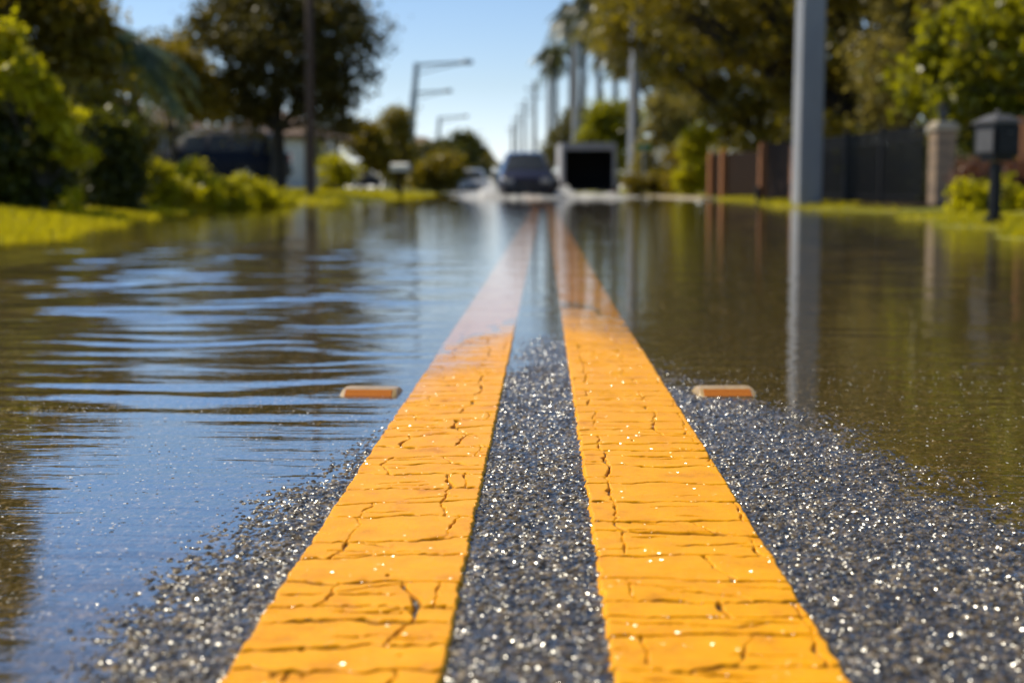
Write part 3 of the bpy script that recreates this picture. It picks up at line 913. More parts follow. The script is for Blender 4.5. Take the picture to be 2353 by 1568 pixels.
shrub('hedge_bush', 'tall dark bush with sunlit lime ridge at the left picture edge', atx(40, 15.6), 15.6, 'lf_dark',
      [ell(0, 0, .62, .58, .5, .65), ell(-.45, .1, 1.05, .5, .5, .75), ell(.28, 0, .4, .36, .4, .42)], 7000, .085, 130, .11, 'bushes on the left bank', 'bush')
shrub('lime_bush', 'lime green leafy spray draped over the tall dark bush', atx(98, 15.3), 15.3, 'lf_lime',
      [ell(-.50, 0, 1.80, .30, .25, .22), ell(-.22, 0, 1.52, .22, .25, .22), ell(.0, 0, 1.26, .19, .22, .22), ell(.20, 0, .98, .17, .2, .2), ell(.36, 0, .72, .14, .2, .18)], 1700, .085, 50, .08, 'bushes on the left bank', 'bush')
shrub('hedge_bush', 'lower dark rounded bush beside the lime weeds', atx(255, 18.2), 18.2, 'lf_dark',
      [ell(0, 0, .5, .42, .45, .52), ell(-.06, 0, .95, .36, .4, .34), ell(.15, 0, .35, .3, .3, .34)], 6000, .085, 100, .10, 'bushes on the left bank', 'bush')
shrub('leafy_bush', 'ochre leafy bush rising behind the lower dark bush', atx(250, 19.8), 19.8, 'lf_olive',
      [ell(-.35, 0, 1.35, .45, .4, .28), ell(.1, 0, 1.15, .4, .4, .30), ell(.42, 0, .95, .22, .3, .25), ell(-.2, 0, .6, .6, .4, .5)], 2600, .10, 60, .13, 'bushes on the left bank', 'bush')
shrub('small_weed', 'small bright green sprig against the tall dark bush', atx(165, 15.0), 15.0, 'lf_lime', [ell(0, 0, .12, .10, .1, .13)], 160, .07, 10, .04, None, 'weed')
tree('olive_tree', 'tall ochre leaved tree behind the dark bushes at the left edge', atx(140, 24), 24, 'lf_olive',
     [ell(-.3, 0, 2.9, .95, .9, .9), ell(.45, 0, 2.1, .6, .6, .5), ell(.3, 0, 3.0, .6, .7, .55), ell(-.7, 0, 2.0, .8, .7, .7), ell(-.9, 0, 3.6, .8, .8, .6)], 6500, .14, 120, .20, 1.6, .12, 'trees on the left bank')
tree('shade_tree', 'dark tall tree shading the far left corner', atx(-40, 22), 22, 'lf_dark',
     [ell(-.1, 0, 5.0, .62, .8, 1.5), ell(-.6, 0, 3.6, .7, .8, .9), ell(-.4, 0, 6.3, .9, .9, .6), ell(-1.8, 0, 5.4, 1.2, 1.1, 1.5)], 8000, .14, 110, .2, 2.6, .16, 'trees on the left bank')
palm('feathery palm with drooping blue green fronds behind the dark bushes', atx(330, 33), 33, 3.3, mat='lf_palm_pale', fr=1.8, n=26, lean=-.35, tr=.13, group='palms on the left', leaflet=.6)
tree('olive_tree', 'ochre tree between the feathery palm and the dark oak', atx(400, 38), 38, 'lf_olive',
     [ell(0, 0, 3.0, .9, .9, .75), ell(.5, 0, 2.35, .6, .6, .45), ell(-.5, 0, 3.5, .6, .6, .5)], 3400, .15, 55, .28, 1.4, .11, 'trees on the left bank')
tree('live_oak', 'broad dark oak with a domed crown beside the thin wooden pole', atx(640, 40), 40, 'lf_darkoak',
     [ell(0, 0, 4.4, 2.3, 2.2, 1.7), ell(-1.5, 0, 3.9, 1.3, 1.4, 1.5), ell(1.8, 0, 4.1, 1.35, 1.4, 1.6), ell(.3, 0, 5.2, 1.9, 1.8, .95), ell(1.2, -.2, 2.9, 1.1, 1.1, .9), ell(-.9, -.2, 2.6, 1.3, 1.1, .9), ell(-1.3, -.2, 2.45, 1.1, 1.0, .45), ell(1.5, -.2, 2.15, .9, 1.0, .5)],
     15000, .14, 190, .30, 2.0, .22, 'trees on the left bank')

for i, (px, D, s, lab) in enumerate([(360, 21.5, .60, 'lime weeds against the lower dark bush, leftmost clump of the row'),
                                     (430, 22.5, .50, 'lime weeds in front of the parked dark vehicle'),
                                     (505, 23.5, .40, 'lime weeds under the dark vehicle, middle of the row'),
                                     (560, 24.5, .44, 'lime weeds below the red tail lamp'),
                                     (610, 26, .30, 'low lime weeds at the pole end of the row')]):
    shrub('lime_weeds', lab, atx(px, D), D, 'lf_lime', [ell(0, 0, s * .5, .42, .35, s * .5), ell(random.uniform(-.2, .2), 0, s * 1.0, .22, .25, s * .32), ell(.3, 0, s * .35, .3, .3, s * .3)],
          1700, .075, 36, .09, 'lime green weeds along the left verge', 'weeds')
shrub('leafy_bush', 'small yellow green bush behind the wooden pole', atx(765, 50), 50, 'lf_lime', [ell(0, 0, .7, .55, .5, .6), ell(.5, 0, .5, .4, .4, .45)], 1400, .12, 26, .16, 'bushes on the left bank', 'bush')
tree('leafy_tree', 'yellow green tree at the right rim of the dark oak', atx(835, 70), 70, 'lf_olive', [ell(0, 0, 2.5, 1.1, 1.0, .95), ell(.7, 0, 1.6, .7, 1.0, .6)], 2600, .22, 40, .3, 1.0, .12, 'trees on the left bank')
tree('conical_tree', 'dark pointed tree behind the white mailbox', atx(908, 78), 78, 'lf_oak', [ell(0, 0, 1.6, 1.1, 1, 1.2), ell(.05, 0, 2.9, .85, .8, 1.0), ell(.1, 0, 3.9, .45, .45, .6)], 4500, .2, 60, .28, 1.0, .14, 'trees on the left bank')
for i, (px, D, h, rr, mt, lab) in enumerate([
        (975, 100, 3.6, 2.0, 'lf_far', 'green tree right of the dark pointed tree'),
        (1040, 120, 5.2, 2.2, 'lf_dark', 'tallest rounded tree of the receding left row'),
        (1005, 92, 2.4, 1.5, 'lf_olive', 'low ochre tree in front of the receding left row'),
        (1075, 150, 5.6, 2.4, 'lf_far', 'second rounded tree of the receding left row'),
        (1098, 190, 5.6, 2.6, 'lf_oak', 'dark tree towards the far end of the left row'),
        (1118, 250, 5.6, 3.4, 'lf_far', 'small far tree ending the left row beside the sky'),
        (1140, 320, 4.6, 4.5, 'lf_oak', 'most distant low tree of the left row')]):
    tree('roadside_tree', lab, atx(px, D), D, mt, [ell(0, 0, h * .52, rr, rr, h * .40), ell(-rr * .5, 0, h * .4, rr * .8, rr * .8, h * .34), ell(rr * .35, 0, h * .74, rr * .6, rr * .6, h * .24)],
         3200, .24 + D * .0008, 44, .36, h * .3, .16, 'trees receding along the left side')
# far woods closing the view
P = []; rn = []
for i in range(26):
    D = random.uniform(380, 460); px = random.uniform(1020, 1420)
    p, r_ = clump_points([ell(atx(px, D), D, 4.0 + random.uniform(-1, 1), 6, 4, 4.4)], 420, 16, .9)
    P.append(p); rn.append(r_)
me = leaf_mesh(np.concatenate(P), .8, np.concatenate(rn))
tag(link('woods', me, M['lf_far']), 'hazy distant woods where the road meets the sky', 'woods', kind='stuff')

# thin wooden pole in front of the oak
x, y = atx(714, 38), 38
t = thing('utility_pole', 'thin brown wooden pole in front of the dark oak', 'pole', (x, y, G(x, y)))
b = MB(); b.tube([(0, 0, -.3), (0, 0, 3), (.06, 0, 6.4)], [.13, .12, .10], 12); b.build('post', M['wood_pole'], t, smooth=True)
b = MB(); b.box((.06, 0, 6.42), (.2, .2, .06)); b.build('cap', M['wood_pole'], t)

# houses
def house(x, y, rz, L, Wd, wall_h, roof_h, mw, mr, label, garage=True):
    z = G(x, y)
    t = thing('house', label, 'house', (x, y, z), rz, 'houses on the left')
    b = MB(); b.box((0, 0, wall_h / 2 - .1), (L, Wd, wall_h + .2)); b.build('wall', mw, t)
    o = .5; hl, hw = L / 2 + o, Wd / 2 + o
    b = MB()
    rl = max(.3, hl - hw)
    b.add([(-hl, -hw, wall_h), (hl, -hw, wall_h), (hl, hw, wall_h), (-hl, hw, wall_h), (-rl, 0, wall_h + roof_h), (rl, 0, wall_h + roof_h),
           (-hl, -hw, wall_h - .14), (hl, -hw, wall_h - .14), (hl, hw, wall_h - .14), (-hl, hw, wall_h - .14)],
          [(0, 1, 5, 4), (1, 2, 5), (2, 3, 4, 5), (3, 0, 4), (6, 7, 1, 0), (7, 8, 2, 1), (8, 9, 3, 2), (9, 6, 0, 3), (9, 8, 7, 6)])
    b.build('roof', mr, t)
    for wxx in (-L * .28, L * .12):
        b = MB()
        for dx, dz, sx, sz in ((0, .62, 1.3, .08), (0, -.62, 1.3, .08), (-.61, 0, .08, 1.16), (.61, 0, .08, 1.16), (0, 0, .05, 1.16)):
            b.box((wxx + dx, -Wd / 2 - .02, 1.45 + dz), (sx, .08, sz))
        f = b.build('window', M['white_paint'], t)
        b = MB(); b.box((wxx, -Wd / 2 - .012, 1.45), (1.14, .02, 1.16)); b.build('pane', M['window'], f)
    # windows on the gable end facing the road
    for wy_ in (-Wd * .22, Wd * .2):
        b = MB()
        for dx, dz, sx, sz in ((0, .62, 1.3, .08), (0, -.62, 1.3, .08), (-.61, 0, .08, 1.16), (.61, 0, .08, 1.16)):
            b.box((L / 2 + .02, wy_ + dx, 1.45 + dz), (.08, sx, sz))
        f = b.build('window', M['white_paint'], t)
        b = MB(); b.box((L / 2 + .012, wy_, 1.45), (.02, 1.14, 1.16)); b.build('pane', M['window'], f)
    b = MB(); b.box((L * .36, -Wd / 2 - .03, 1.0), (.8, .07, 2.0)); d = b.build('door', M['white_paint'], t, bevel=.01)
    b = MB(); b.tube([(L * .36 + .35, -Wd / 2 - .1, 1.0), (L * .36 + .35, -Wd / 2 - .07, 1.0)], .03, 8); b.build('handle', M['chrome'], d)
    return t


house(atx(140, 50), 50, R(-4), 9.0, 7.0, 2.05, 1.5, M['stucco_grey'], M['shingle'], 'house with a brown sloping roof behind the parked dark vehicle')
house(atx(628, 60), 61, R(-8), 4.2, 4.6, 2.2, 1.1, M['stucco'], M['shingle'], 'pale house wall seen beside the oak trunk')
house(atx(965, 128), 130, R(-6), 6.0, 6.0, 3.0, 1.8, M['stucco'], M['shingle'], 'small far house between the receding left trees')

# ------------------------------------------------------------------ vehicles
def vehicle(name, label, cat, loc, rz, paint, spec, group=None):
    """spec: stations along the length, nose at -y: (y, z_low, z_belt, z_top, half_w, half_w_top)"""
    t = thing(name, label, cat, loc, rz, group)
    st = spec['st']

    def ring(s):
        y, zl, zb, zt, hw, ht = s
        half = [(0, zl), (.80 * hw, zl), (.97 * hw, zl + .10), (hw, zl + (zb - zl) * .55), (.965 * hw, zb), (ht * 1.0, zt - .07 if zt - zb > .2 else zb + (zt - zb) * .5), (ht * .86, zt - .005), (0, zt + .015)]
        return [Vector((x, y, z)) for x, z in half] + [Vector((-x, y, z)) for x, z in half[-2:0:-1]]
    rings = [ring(s) for s in st]
    b = MB(); b.loft(rings)
    b.build('body', paint, t, smooth=True)
    n = len(rings[0])

    def surf(i0, i1, u, j0, j1, v):
        a = rings[i0][j0].lerp(rings[i0][j1], v); c = rings[i1][j0].lerp(rings[i1][j1], v)
        return a.lerp(c, u)

    def panel(nm, mat, quad, thick=.008, parent=t):
        nrm = (quad[1] - quad[0]).cross(quad[3] - quad[0]).normalized()
        ctr = sum(quad, Vector()) / 4
        if nrm.dot(ctr - Vector((0, ctr.y * .6, .7))) < 0: nrm = -nrm
        m = MB(); m.add([p - nrm * .004 for p in quad] + [p + nrm * thick for p in quad], [(3, 2, 1, 0), (4, 5, 6, 7), (0, 1, 5, 4), (1, 2, 6, 5), (2, 3, 7, 6), (3, 0, 4, 7)])
        return m.build(nm, mat, parent)

    # windscreen and rear window wrap the cabin ends
    for nm, (a, c) in (('windscreen', spec['ws']), ('rear_window', spec['rw'])):
        m = MB()
        js = [4, 5, 6, 7, 8, 9, 10]
        rows_ = []
        for u in (.06, .35, .65, .93):
            row = []
            for k, j in enumerate(js):
                p = rings[a][j].lerp(rings[c][j], u)
                row.append(Vector((p.x * .93, p.y, p.z)))
            off = Vector((0, -1 if nm == 'windscreen' else 1, .7)).normalized() * .018
            rows_.append([p + off for p in row])
        m.loft(rows_, cap=False, closed=False)
        m.build(nm, M['car_glass'], t, smooth=True)
    for (i0, i1, u0, u1) in spec['side']:
        for j0, j1 in ((4, 5), (10, 9)):
            panel('side_window', M['car_glass'], [surf(i0, i1, u0, j0, j1, .10), surf(i0, i1, u1, j0, j1, .10), surf(i0, i1, u1, j0, j1, .92), surf(i0, i1, u0, j0, j1, .92)])
    hwm = max(s[4] for s in st)
    for yy in spec['wheels']:
        for sg in (-1, 1):
            r = spec['wr']
            m = MB()
            prof = [(.70 * r, -.10), (.96 * r, -.11), (r, -.07), (r, .07), (.96 * r, .11), (.70 * r, .10)]
            rr = []
            for i in range(20):
                a = 2 * math.pi * i / 20
                rr.append([Vector((sg * (hwm - .10) + d * sg, yy + q * math.cos(a), r + q * math.sin(a))) for q, d in prof])
            rr.append(rr[0])
            m.loft(rr, cap=False)
            wo = m.build('wheel', M['rubber'], t, smooth=True)
            m = MB(); m.tube([(sg * (hwm - .12), yy, r), (sg * (hwm - .02), yy, r)], .70 * r, 18)
            for i in range(5):
                a = 2 * math.pi * i / 5
                m.box((sg * (hwm - .012), yy + math.cos(a) * r * .38, r + math.sin(a) * r * .38), (.02, r * .62, .06), Matrix.Rotation(a, 3, 'X'))
            m.build('rim', M['alloy'], wo)
    f = st[0]; e = st[-1]
    for sg in (-1, 1):
        for (nm, mat, y0, dy, zz, hw) in (('headlight', M['head'], f[0], -1, spec['zh'], f[4]), ('tail_light', M['tail'], e[0], 1, spec['zt'], e[4])):
            m = MB(); m.box((sg * (hw - .15), y0 + dy * .012, zz), (.30 if nm == 'headlight' else .2, .06, .15 if nm == 'headlight' else spec.get('tlh', .16)))
            m.build(nm, mat, t, bevel=.015)
        c = spec['mirror']
        m = MB(); m.box((sg * (hwm + .09), c[0], c[1]), (.2, .12, .15)); m.box((sg * (hwm - .02), c[0], c[1] - .04), (.12, .06, .05))
        m.build('mirror', paint if spec.get('mirror_paint', True) else M['chrome'], t, bevel=.02)
    m = MB(); m.box((0, f[0] - .012, spec['zh'] - .06), (f[4] * 1.0, .05, .16)); m.build('grille', M['trim_black'], t, bevel=.01)
    m = MB(); m.box((0, f[0] - .03, spec['zh'] - .28), (f[4] * 1.86, .10, .17)); m.build('bumper', M['trim_black'] if spec.get('dark_bumper') else paint, t, bevel=.03)
    m = MB(); m.box((0, e[0] + .03, spec['zh'] - .26), (e[4] * 1.86, .10, .17)); m.build('bumper', M['trim_black'] if spec.get('dark_bumper') else paint, t, bevel=.03)
    m = MB(); m.box((0, e[0] + .014, spec['zt'] - .12), (.31, .02, .16)); m.build('number_plate', M['white_paint'], t)
    if spec.get('rack'):
        for sg in (-1, 1):
            y0, y1, zz, xx = spec['rack']
            m = MB(); m.tube([(sg * xx, y0, zz), (sg * xx, y0 + .12, zz + .09), (sg * xx, y1 - .12, zz + .09), (sg * xx, y1, zz)], .022, 8)
            m.build('roof_rail', M['galv'], t, smooth=True)
    return t


SUV = dict(st=[(-2.35, .38, .78, .82, .78, .66), (-2.22, .30, .92, .98, .90, .78), (-1.25, .26, 1.05, 1.12, .96, .82), (-.55, .26, 1.08, 1.74, .97, .68), (.2, .26, 1.08, 1.80, .97, .70),
               (1.6, .26, 1.08, 1.78, .97, .70), (2.05, .28, 1.06, 1.70, .96, .68), (2.30, .32, 1.02, 1.08, .92, .80), (2.38, .40, .80, .84, .84, .70)],
           ws=(2, 3), rw=(7, 6), side=[(3, 4, .02, .92), (4, 5, .06, .50), (4, 5, .56, .97), (5, 6, .1, .8)], wheels=(-1.5, 1.45), wr=.37, zh=.78, zt=.98, tlh=.30, mirror=(-.75, 1.14), rack=(-.2, 1.8, 1.79, .60))
CROSS = dict(st=[(-2.25, .34, .62, .66, .74, .62), (-2.12, .24, .74, .80, .86, .74), (-1.10, .20, .92, .985, .92, .78), (-.30, .20, .96, 1.56, .93, .62), (.4, .20, .96, 1.63, .93, .64),
                 (1.35, .20, .97, 1.60, .93, .63), (1.75, .22, .98, 1.48, .92, .62), (2.18, .28, .96, 1.02, .88, .74), (2.25, .36, .72, .76, .80, .66)],
             ws=(2, 3), rw=(7, 6), side=[(3, 4, .02, .92), (4, 5, .06, .92), (5, 6, .1, .8)], wheels=(-1.4, 1.35), wr=.34, zh=.66, zt=.85, mirror=(-.62, 1.02), mirror_paint=False, dark_bumper=True)
SEDAN = dict(st=[(-2.30, .32, .60, .64, .72, .60), (-2.15, .22, .70, .76, .84, .72), (-1.05, .18, .86, .92, .89, .74), (-.25, .18, .90, 1.38, .90, .58), (.35, .18, .90, 1.43, .90, .58),
                 (.95, .18, .90, 1.38, .90, .57), (1.60, .20, .90, .98, .88, .72), (2.15, .24, .86, .93, .84, .70), (2.28, .32, .66, .70, .76, .64)],
             ws=(2, 3), rw=(6, 5), side=[(3, 4, .02, .94), (4, 5, .06, .92)], wheels=(-1.38, 1.32), wr=.32, zh=.62, zt=.80, mirror=(-.62, .96))

x, y = atx(478, 45), 45.5
vehicle('parked_suv', 'dark navy suv with roof rails parked on the lawn behind lime weeds', 'suv', (x, y, G(x, y) + .02), R(262), M['navy'], SUV)
x, y = atx(826, 100), 100
vehicle('parked_car', 'small dark blue car parked on the far lawn left of the white mailbox', 'car', (x, y, G(x, y) + .02), R(28), M['navy'], SEDAN)
x, y = atx(1087, 93), 93
vehicle('oncoming_car', 'small pale silver car coming along the far flooded lane', 'car', (x, y, -.10), R(2), M['silver'], CROSS)
x, y = atx(1205, 46.5), 48
vehicle('flooded_car', 'dark plum car splashing through the water on the centre line', 'car', (x, y, -.10), R(2), M['plum'], CROSS)

# enclosed trailer with its rear open
x, y = atx(1352, 52), 52
t = thing('cargo_trailer', 'boxy grey cargo trailer with a dark open back in the right lane', 'trailer', (x, y, -.08), R(2.5))
Wt, Ht, Lt, z0 = 2.0, 1.62, 3.6, .38
b = MB()
b.box((-Wt / 2 + .02, Lt / 2, z0 + Ht / 2), (.04, Lt, Ht)); b.box((Wt / 2 - .02, Lt / 2, z0 + Ht / 2), (.04, Lt, Ht)); b.box((0, Lt - .02, z0 + Ht / 2), (Wt - .08, .04, Ht))
b.build('side_panel', M['trailer_side'], t)
b = MB(); b.box((0, Lt / 2, z0 + Ht + .02), (Wt + .02, Lt + .02, .04)); b.build('roof', M['trailer_side'], t)
b = MB(); b.box((-Wt / 2 + .065, -.02, z0 + Ht / 2), (.135, .07, Ht - .02)); b.box((Wt / 2 - .065, -.02, z0 + Ht / 2), (.135, .07, Ht - .02)); b.box((0, -.02, z0 + Ht - .115), (Wt - .265, .07, .23))
b.build('door_frame', M['trailer_side'], t, bevel=.01)
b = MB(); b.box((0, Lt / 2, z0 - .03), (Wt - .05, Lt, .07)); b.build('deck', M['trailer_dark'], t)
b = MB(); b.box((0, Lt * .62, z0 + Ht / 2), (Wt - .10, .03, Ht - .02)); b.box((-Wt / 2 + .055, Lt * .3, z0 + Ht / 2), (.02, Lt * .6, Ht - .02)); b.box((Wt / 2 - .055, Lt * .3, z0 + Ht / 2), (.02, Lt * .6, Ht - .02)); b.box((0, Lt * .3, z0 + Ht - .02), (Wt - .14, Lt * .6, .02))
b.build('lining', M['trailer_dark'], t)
for sg in (-1, 1):
    for yy in (1.4, 2.2):
        m = MB(); m.tube([(sg * (Wt / 2 + .02), yy, .33), (sg * (Wt / 2 + .2), yy, .33)], .33, 20)
        wo = m.build('wheel', M['rubber'], t, smooth=True)
        m = MB(); m.tube([(sg * (Wt / 2 + .19), yy, .33), (sg * (Wt / 2 + .215), yy, .33)], .2, 16); m.build('rim', M['alloy'], wo)
    m = MB(); m.box((sg * (Wt / 2 + .11), 1.8, .72), (.2, 1.7, .05)); m.box((sg * (Wt / 2 + .11), .96, .58), (.2, .05, .25)); m.box((sg * (Wt / 2 + .11), 2.64, .58), (.2, .05, .25))
    m.build('mudguard', M['trim_black'], t, bevel=.01)
    m = MB(); m.box((sg * (Wt / 2 - .12), -.02, z0 - .14), (.22, .05, .12)); m.build('tail_light', M['tail'], t, bevel=.01)
b = MB(); b.tube([(0, Lt + 1.0, z0 - .05), (-.5, Lt, z0 - .05)], .04, 8); b.tube([(0, Lt + 1.0, z0 - .05), (.5, Lt, z0 - .05)], .04, 8); b.build('tow_bar', M['trim_black'], t)

# spray thrown up by the wheels
def spray(label, spots, n):
    P = []
    for (px, D, sx, sy, sz) in spots:
        p = RNG.normal(size=(n, 3)) * np.array([sx, sy, sz]); p[:, 2] = np.abs(p[:, 2]) * np.exp(-np.abs(p[:, 0]) / (sx * 1.6)) + .01
        P.append(p + np.array([atx(px, D), D, 0]))
    me = leaf_mesh(np.concatenate(P), .085, np.zeros(sum(len(p) for p in P)))
    tag(link('water_spray', me, M['foam']), label, 'spray', kind='stuff')


spray('white spray and foam beside the dark plum car', [(1132, 46.3, .20, .5, .26), (1128, 46.8, .24, .5, .20), (1112, 47.5, .35, .7, .11), (1282, 46.5, .14, .4, .09), (1205, 45.6, .6, .2, .05)], 1100)
spray('white spray and foam around the cargo trailer', [(1300, 51, .25, .5, .16), (1345, 50, .55, .5, .07), (1400, 50, .35, .4, .07)], 1000)
spray('thin foam trailing the silver car', [(1112, 91, .5, 1.0, .22), (1080, 90, .7, .8, .09)], 500)

# white mailbox on the left lawn
x, y = atx(920, 45), 45
t = thing('mailbox', 'white mailbox on a dark post on the left lawn', 'mailbox', (x, y, G(x, y)), R(68))
b = MB(); b.box((0, 0, .36), (.10, .10, .95)); b.box((0, 0, .80), (.09, .42, .06)); b.build('post', M['wood_board'], t)
prof = [(-.11, 0), (.11, 0), (.11, .14)] + [(.11 * math.cos(R(a)), .14 + .11 * math.sin(R(a))) for a in range(20, 180, 20)] + [(-.11, .14)]
b = MB(); b.prism([(u, v + .835) for u, v in prof], 'y', -.30, .30); b.build('box', M['white_paint'], t, bevel=.006)
b = MB(); b.prism([(u * .98, v * .98 + .838) for u, v in prof], 'y', -.315, -.302); b.build('door', M['white_paint'], t)
b = MB(); b.box((.118, .1, 1.02), (.012, .04, .16)); b.build('flag', M['tail'], t)

# street lights on the left
def street_light(px, D, label, armL, h):
    x, y = atx(px, D), D
    t = thing('street_light', label, 'street light', (x, y, G(x, y)), 0, 'street lights along the left side')
    b = MB(); b.tube([(0, 0, -.2), (.10, 0, h * .5), (.45, 0, h)], [.30, .25, .19], 10); b.build('pole', M['galv'], t, smooth=True)
    b = MB(); b.tube([(.45, 0, h - .15), (.45 + armL * .3, 0, h - .06), (.45 + armL * .85, 0, h + .04)], [.11, .10, .08], 8); b.tube([(.42, 0, h - .75), (.45 + armL * .5, 0, h - .3), (.45 + armL * .85, 0, h - .05)], [.05, .05, .05], 6)
    b.build('arm', M['galv'], t, smooth=True)
    b = MB(); b.loft([[(.45 + armL * s, wy_ * wd, h + .02 + dz * hh) for wy_, dz in ((-1, -.6), (1, -.6), (1, .3), (.5, 1), (-.5, 1), (-1, .3))] for s, wd, hh in ((.82, .12, .10), (.88, .24, .2), (1.0, .24, .2), (1.05, .12, .10))])
    b.build('lamp_head', M['lamp_grey'], t)


street_light(944, 99, 'street light with the highest arm against the sky', 3.7, 8.7)
street_light(938, 126, 'second street light with its arm just below the first', 3.3, 8.5)
street_light(1002, 167, 'faint most distant street light of the left row', 3.2, 8.4)

# ------------------------------------------------------------------ RIGHT SIDE
# big concrete poles
def cpole(D, label, r0, r1, h, turn, px=None):
    x = (4.59 if D < 40 else 4.86) + float(bend(D)) if px is None else atx(px, D)
    t = thing('utility_pole', label, 'utility pole', (x, D, G(x, D)), 0, 'concrete utility poles along the right side')
    b = MB(); ca, sa = math.cos(R(turn)), math.sin(R(turn))
    b.loft([[Vector((ox + (u * ca - v_ * sa) * hw, (u * sa + v_ * ca) * hw, zz)) for u, v_ in ((-1, -1), (1, -1), (1, 1), (-1, 1))] for zz, hw, ox in ((-.4, r0, 0), (2, r0 * .985, 0), (h * .5, (r0 + r1) / 2, .02), (h, r1, .03))])
    b.build('pole', M['concrete'], t, bevel=.02, seg=2)
    b = MB(); b.box((.03, 0, h - 1.0), (2.2, .14, .16)); b.box((.03, 0, h - 2.0), (2.0, .12, .14)); b.build('crossarm', M['concrete'], t)
    for dx, zz in ((-1.0, h - .82), (1.0, h - .82), (-.9, h - 1.84), (.9, h - 1.84)):
        b = MB(); b.tube([(dx + .03, 0, zz - .1), (dx + .03, 0, zz + .02), (dx + .03, 0, zz + .16)], [.05, .08, .04], 8); b.build('insulator', M['lamp_grey'], t)


for D, lab, r0, r1 in [(25, 'thick concrete pole beside the black fence, nearest of the row', .262, .215), (62, 'second concrete pole, standing beside the green street sign', .31, .22),
                       (100, 'third concrete pole of the row, behind the trailer', .30, .21), (138, 'fourth concrete pole against the sky left of the trailer', .32, .22), (175, 'fifth concrete pole rising above the plum car roof', .36, .24),
                       (212, 'sixth concrete pole of the receding row', .34, .24), (250, 'seventh concrete pole near the vanishing point', .36, .26), (290, 'last tiny concrete pole at the vanishing point', .46, .30)]:
    cpole(D, lab, r0 * (.8 if D < 40 else .66), r1 * (.8 if D < 40 else .66), 13.2, 10 if D < 40 else 32)

# palms
palm('tall palm rising right of the sky gap with the longest bare trunk', atx(1335, 105), 105, 12.0, fr=2.6, n=44, lean=.2, tr=.26, group='tall palms along the right side')
palm('tall palm whose crown hangs lowest beside the sky gap', atx(1276, 125), 125, 11.8, fr=2.5, n=44, lean=-.1, tr=.26, group='tall palms along the right side')
palm('tall palm crown cut by the top of the picture', atx(1380, 88), 88, 11.4, fr=2.4, n=44, lean=-.4, tr=.22, group='tall palms along the right side')
palm('shorter palm against the big oak edge', atx(1410, 96), 96, 9.6, fr=2.3, n=44, lean=.1, tr=.2, group='tall palms along the right side')
palm('palm whose crown crowds the top edge left of the tall trunk', atx(1310, 112), 112, 13.6, fr=2.6, n=44, lean=.1, tr=.22, group='tall palms along the right side')

# oaks and fillers
tree('live_oak', 'huge mossy oak whose dark limbs spread behind the thick concrete pole', 8.6, 35, 'lf_oak',
     [ell(-5.9, 0, 4.7, 1.2, 1.3, .9), ell(-4.6, 0, 5.8, 1.6, 1.5, 1.1), ell(-4.3, 0, 4.0, 1.3, 1.2, .9), ell(-1.6, 0, 2.3, 1.6, 1.4, .9), ell(-1.6, 0, 4.0, 2.2, 2.0, 1.5), ell(-3.0, 0, 3.4, 1.4, 1.5, 1.2), ell(-2.2, 0, 5.8, 2.4, 2.2, 1.4), ell(.5, 0, 5.4, 2.6, 2.2, 2.0), ell(1.5, 0, 3.4, 2.2, 2.0, 1.2), ell(-1.0, 0, 7.6, 3.0, 2.4, 1.5), ell(2.5, 0, 7.0, 2.6, 2.4, 1.8)],
     20000, .15, 240, .32, 1.9, .36, 'trees on the right bank')
tree('mossy_oak', 'grey green moss hung tree right of the thick concrete pole', 9.0, 30.5, 'lf_moss',
     [ell(-1.6, 0, 2.9, 1.0, 1.0, 1.6), ell(-.4, 0, 3.6, 1.5, 1.2, 1.5), ell(.6, 0, 5.2, 1.8, 1.5, 1.4), ell(-1.4, 0, 5.0, 1.4, 1.2, 1.1), ell(-.6, 0, 6.7, 1.8, 1.6, 1.0)], 12000, .13, 150, .25, 2.0, .22, 'trees on the right bank')
tree('live_oak', 'olive oak whose leaves fill the view left of the thick concrete pole', 7.2, 48, 'lf_oak',
     [ell(-4.3, -.3, 5.6, 1.2, 1.2, 1.0), ell(-3.6, 0, 7.0, 1.5, 1.4, 1.1), ell(-3.0, 0, 4.4, 1.0, 1.2, .8), ell(0, 0, 4.6, 2.6, 2.2, 2.0), ell(-2.0, 0, 4.9, 1.5, 1.6, 1.5), ell(1.5, 0, 3.4, 2.2, 2.0, 1.5), ell(-.6, 0, 7.0, 2.6, 2.4, 1.8), ell(.4, 0, 9.4, 2.6, 2.4, 1.6), ell(-.4, 0, 2.2, 1.6, 1.4, 1.0)],
     15000, .18, 190, .36, 2.2, .28, 'trees on the right bank')
tree('mossy_oak', 'olive mossy tree leaning over the second concrete pole', 6.6, 66, 'lf_moss',
     [ell(-3.2, 0, 6.6, 1.2, 1.2, 1.6), ell(-2.4, 0, 8.8, 1.7, 1.6, 1.2), ell(0, 0, 5.4, 2.6, 2.2, 2.2), ell(-1.6, 0, 7.4, 2.2, 2.0, 1.8), ell(1.2, 0, 8.4, 2.6, 2.4, 2.0), ell(.8, 0, 3.2, 2.2, 2.0, 1.4), ell(-.3, 0, 10.6, 2.4, 2.2, 1.5)], 11000, .22, 150, .42, 2.2, .26, 'trees on the right bank')
tree('roadside_tree', 'dark green tree above the trailer roof', atx(1398, 84), 84, 'lf_green', [ell(0, 0, 2.6, 1.9, 1.6, 1.8), ell(.4, 0, 4.4, 1.5, 1.4, 1.2), ell(-.8, 0, 1.8, 1.3, 1.2, 1.0)], 6000, .24, 80, .38, 1.4, .18, 'trees on the right bank')
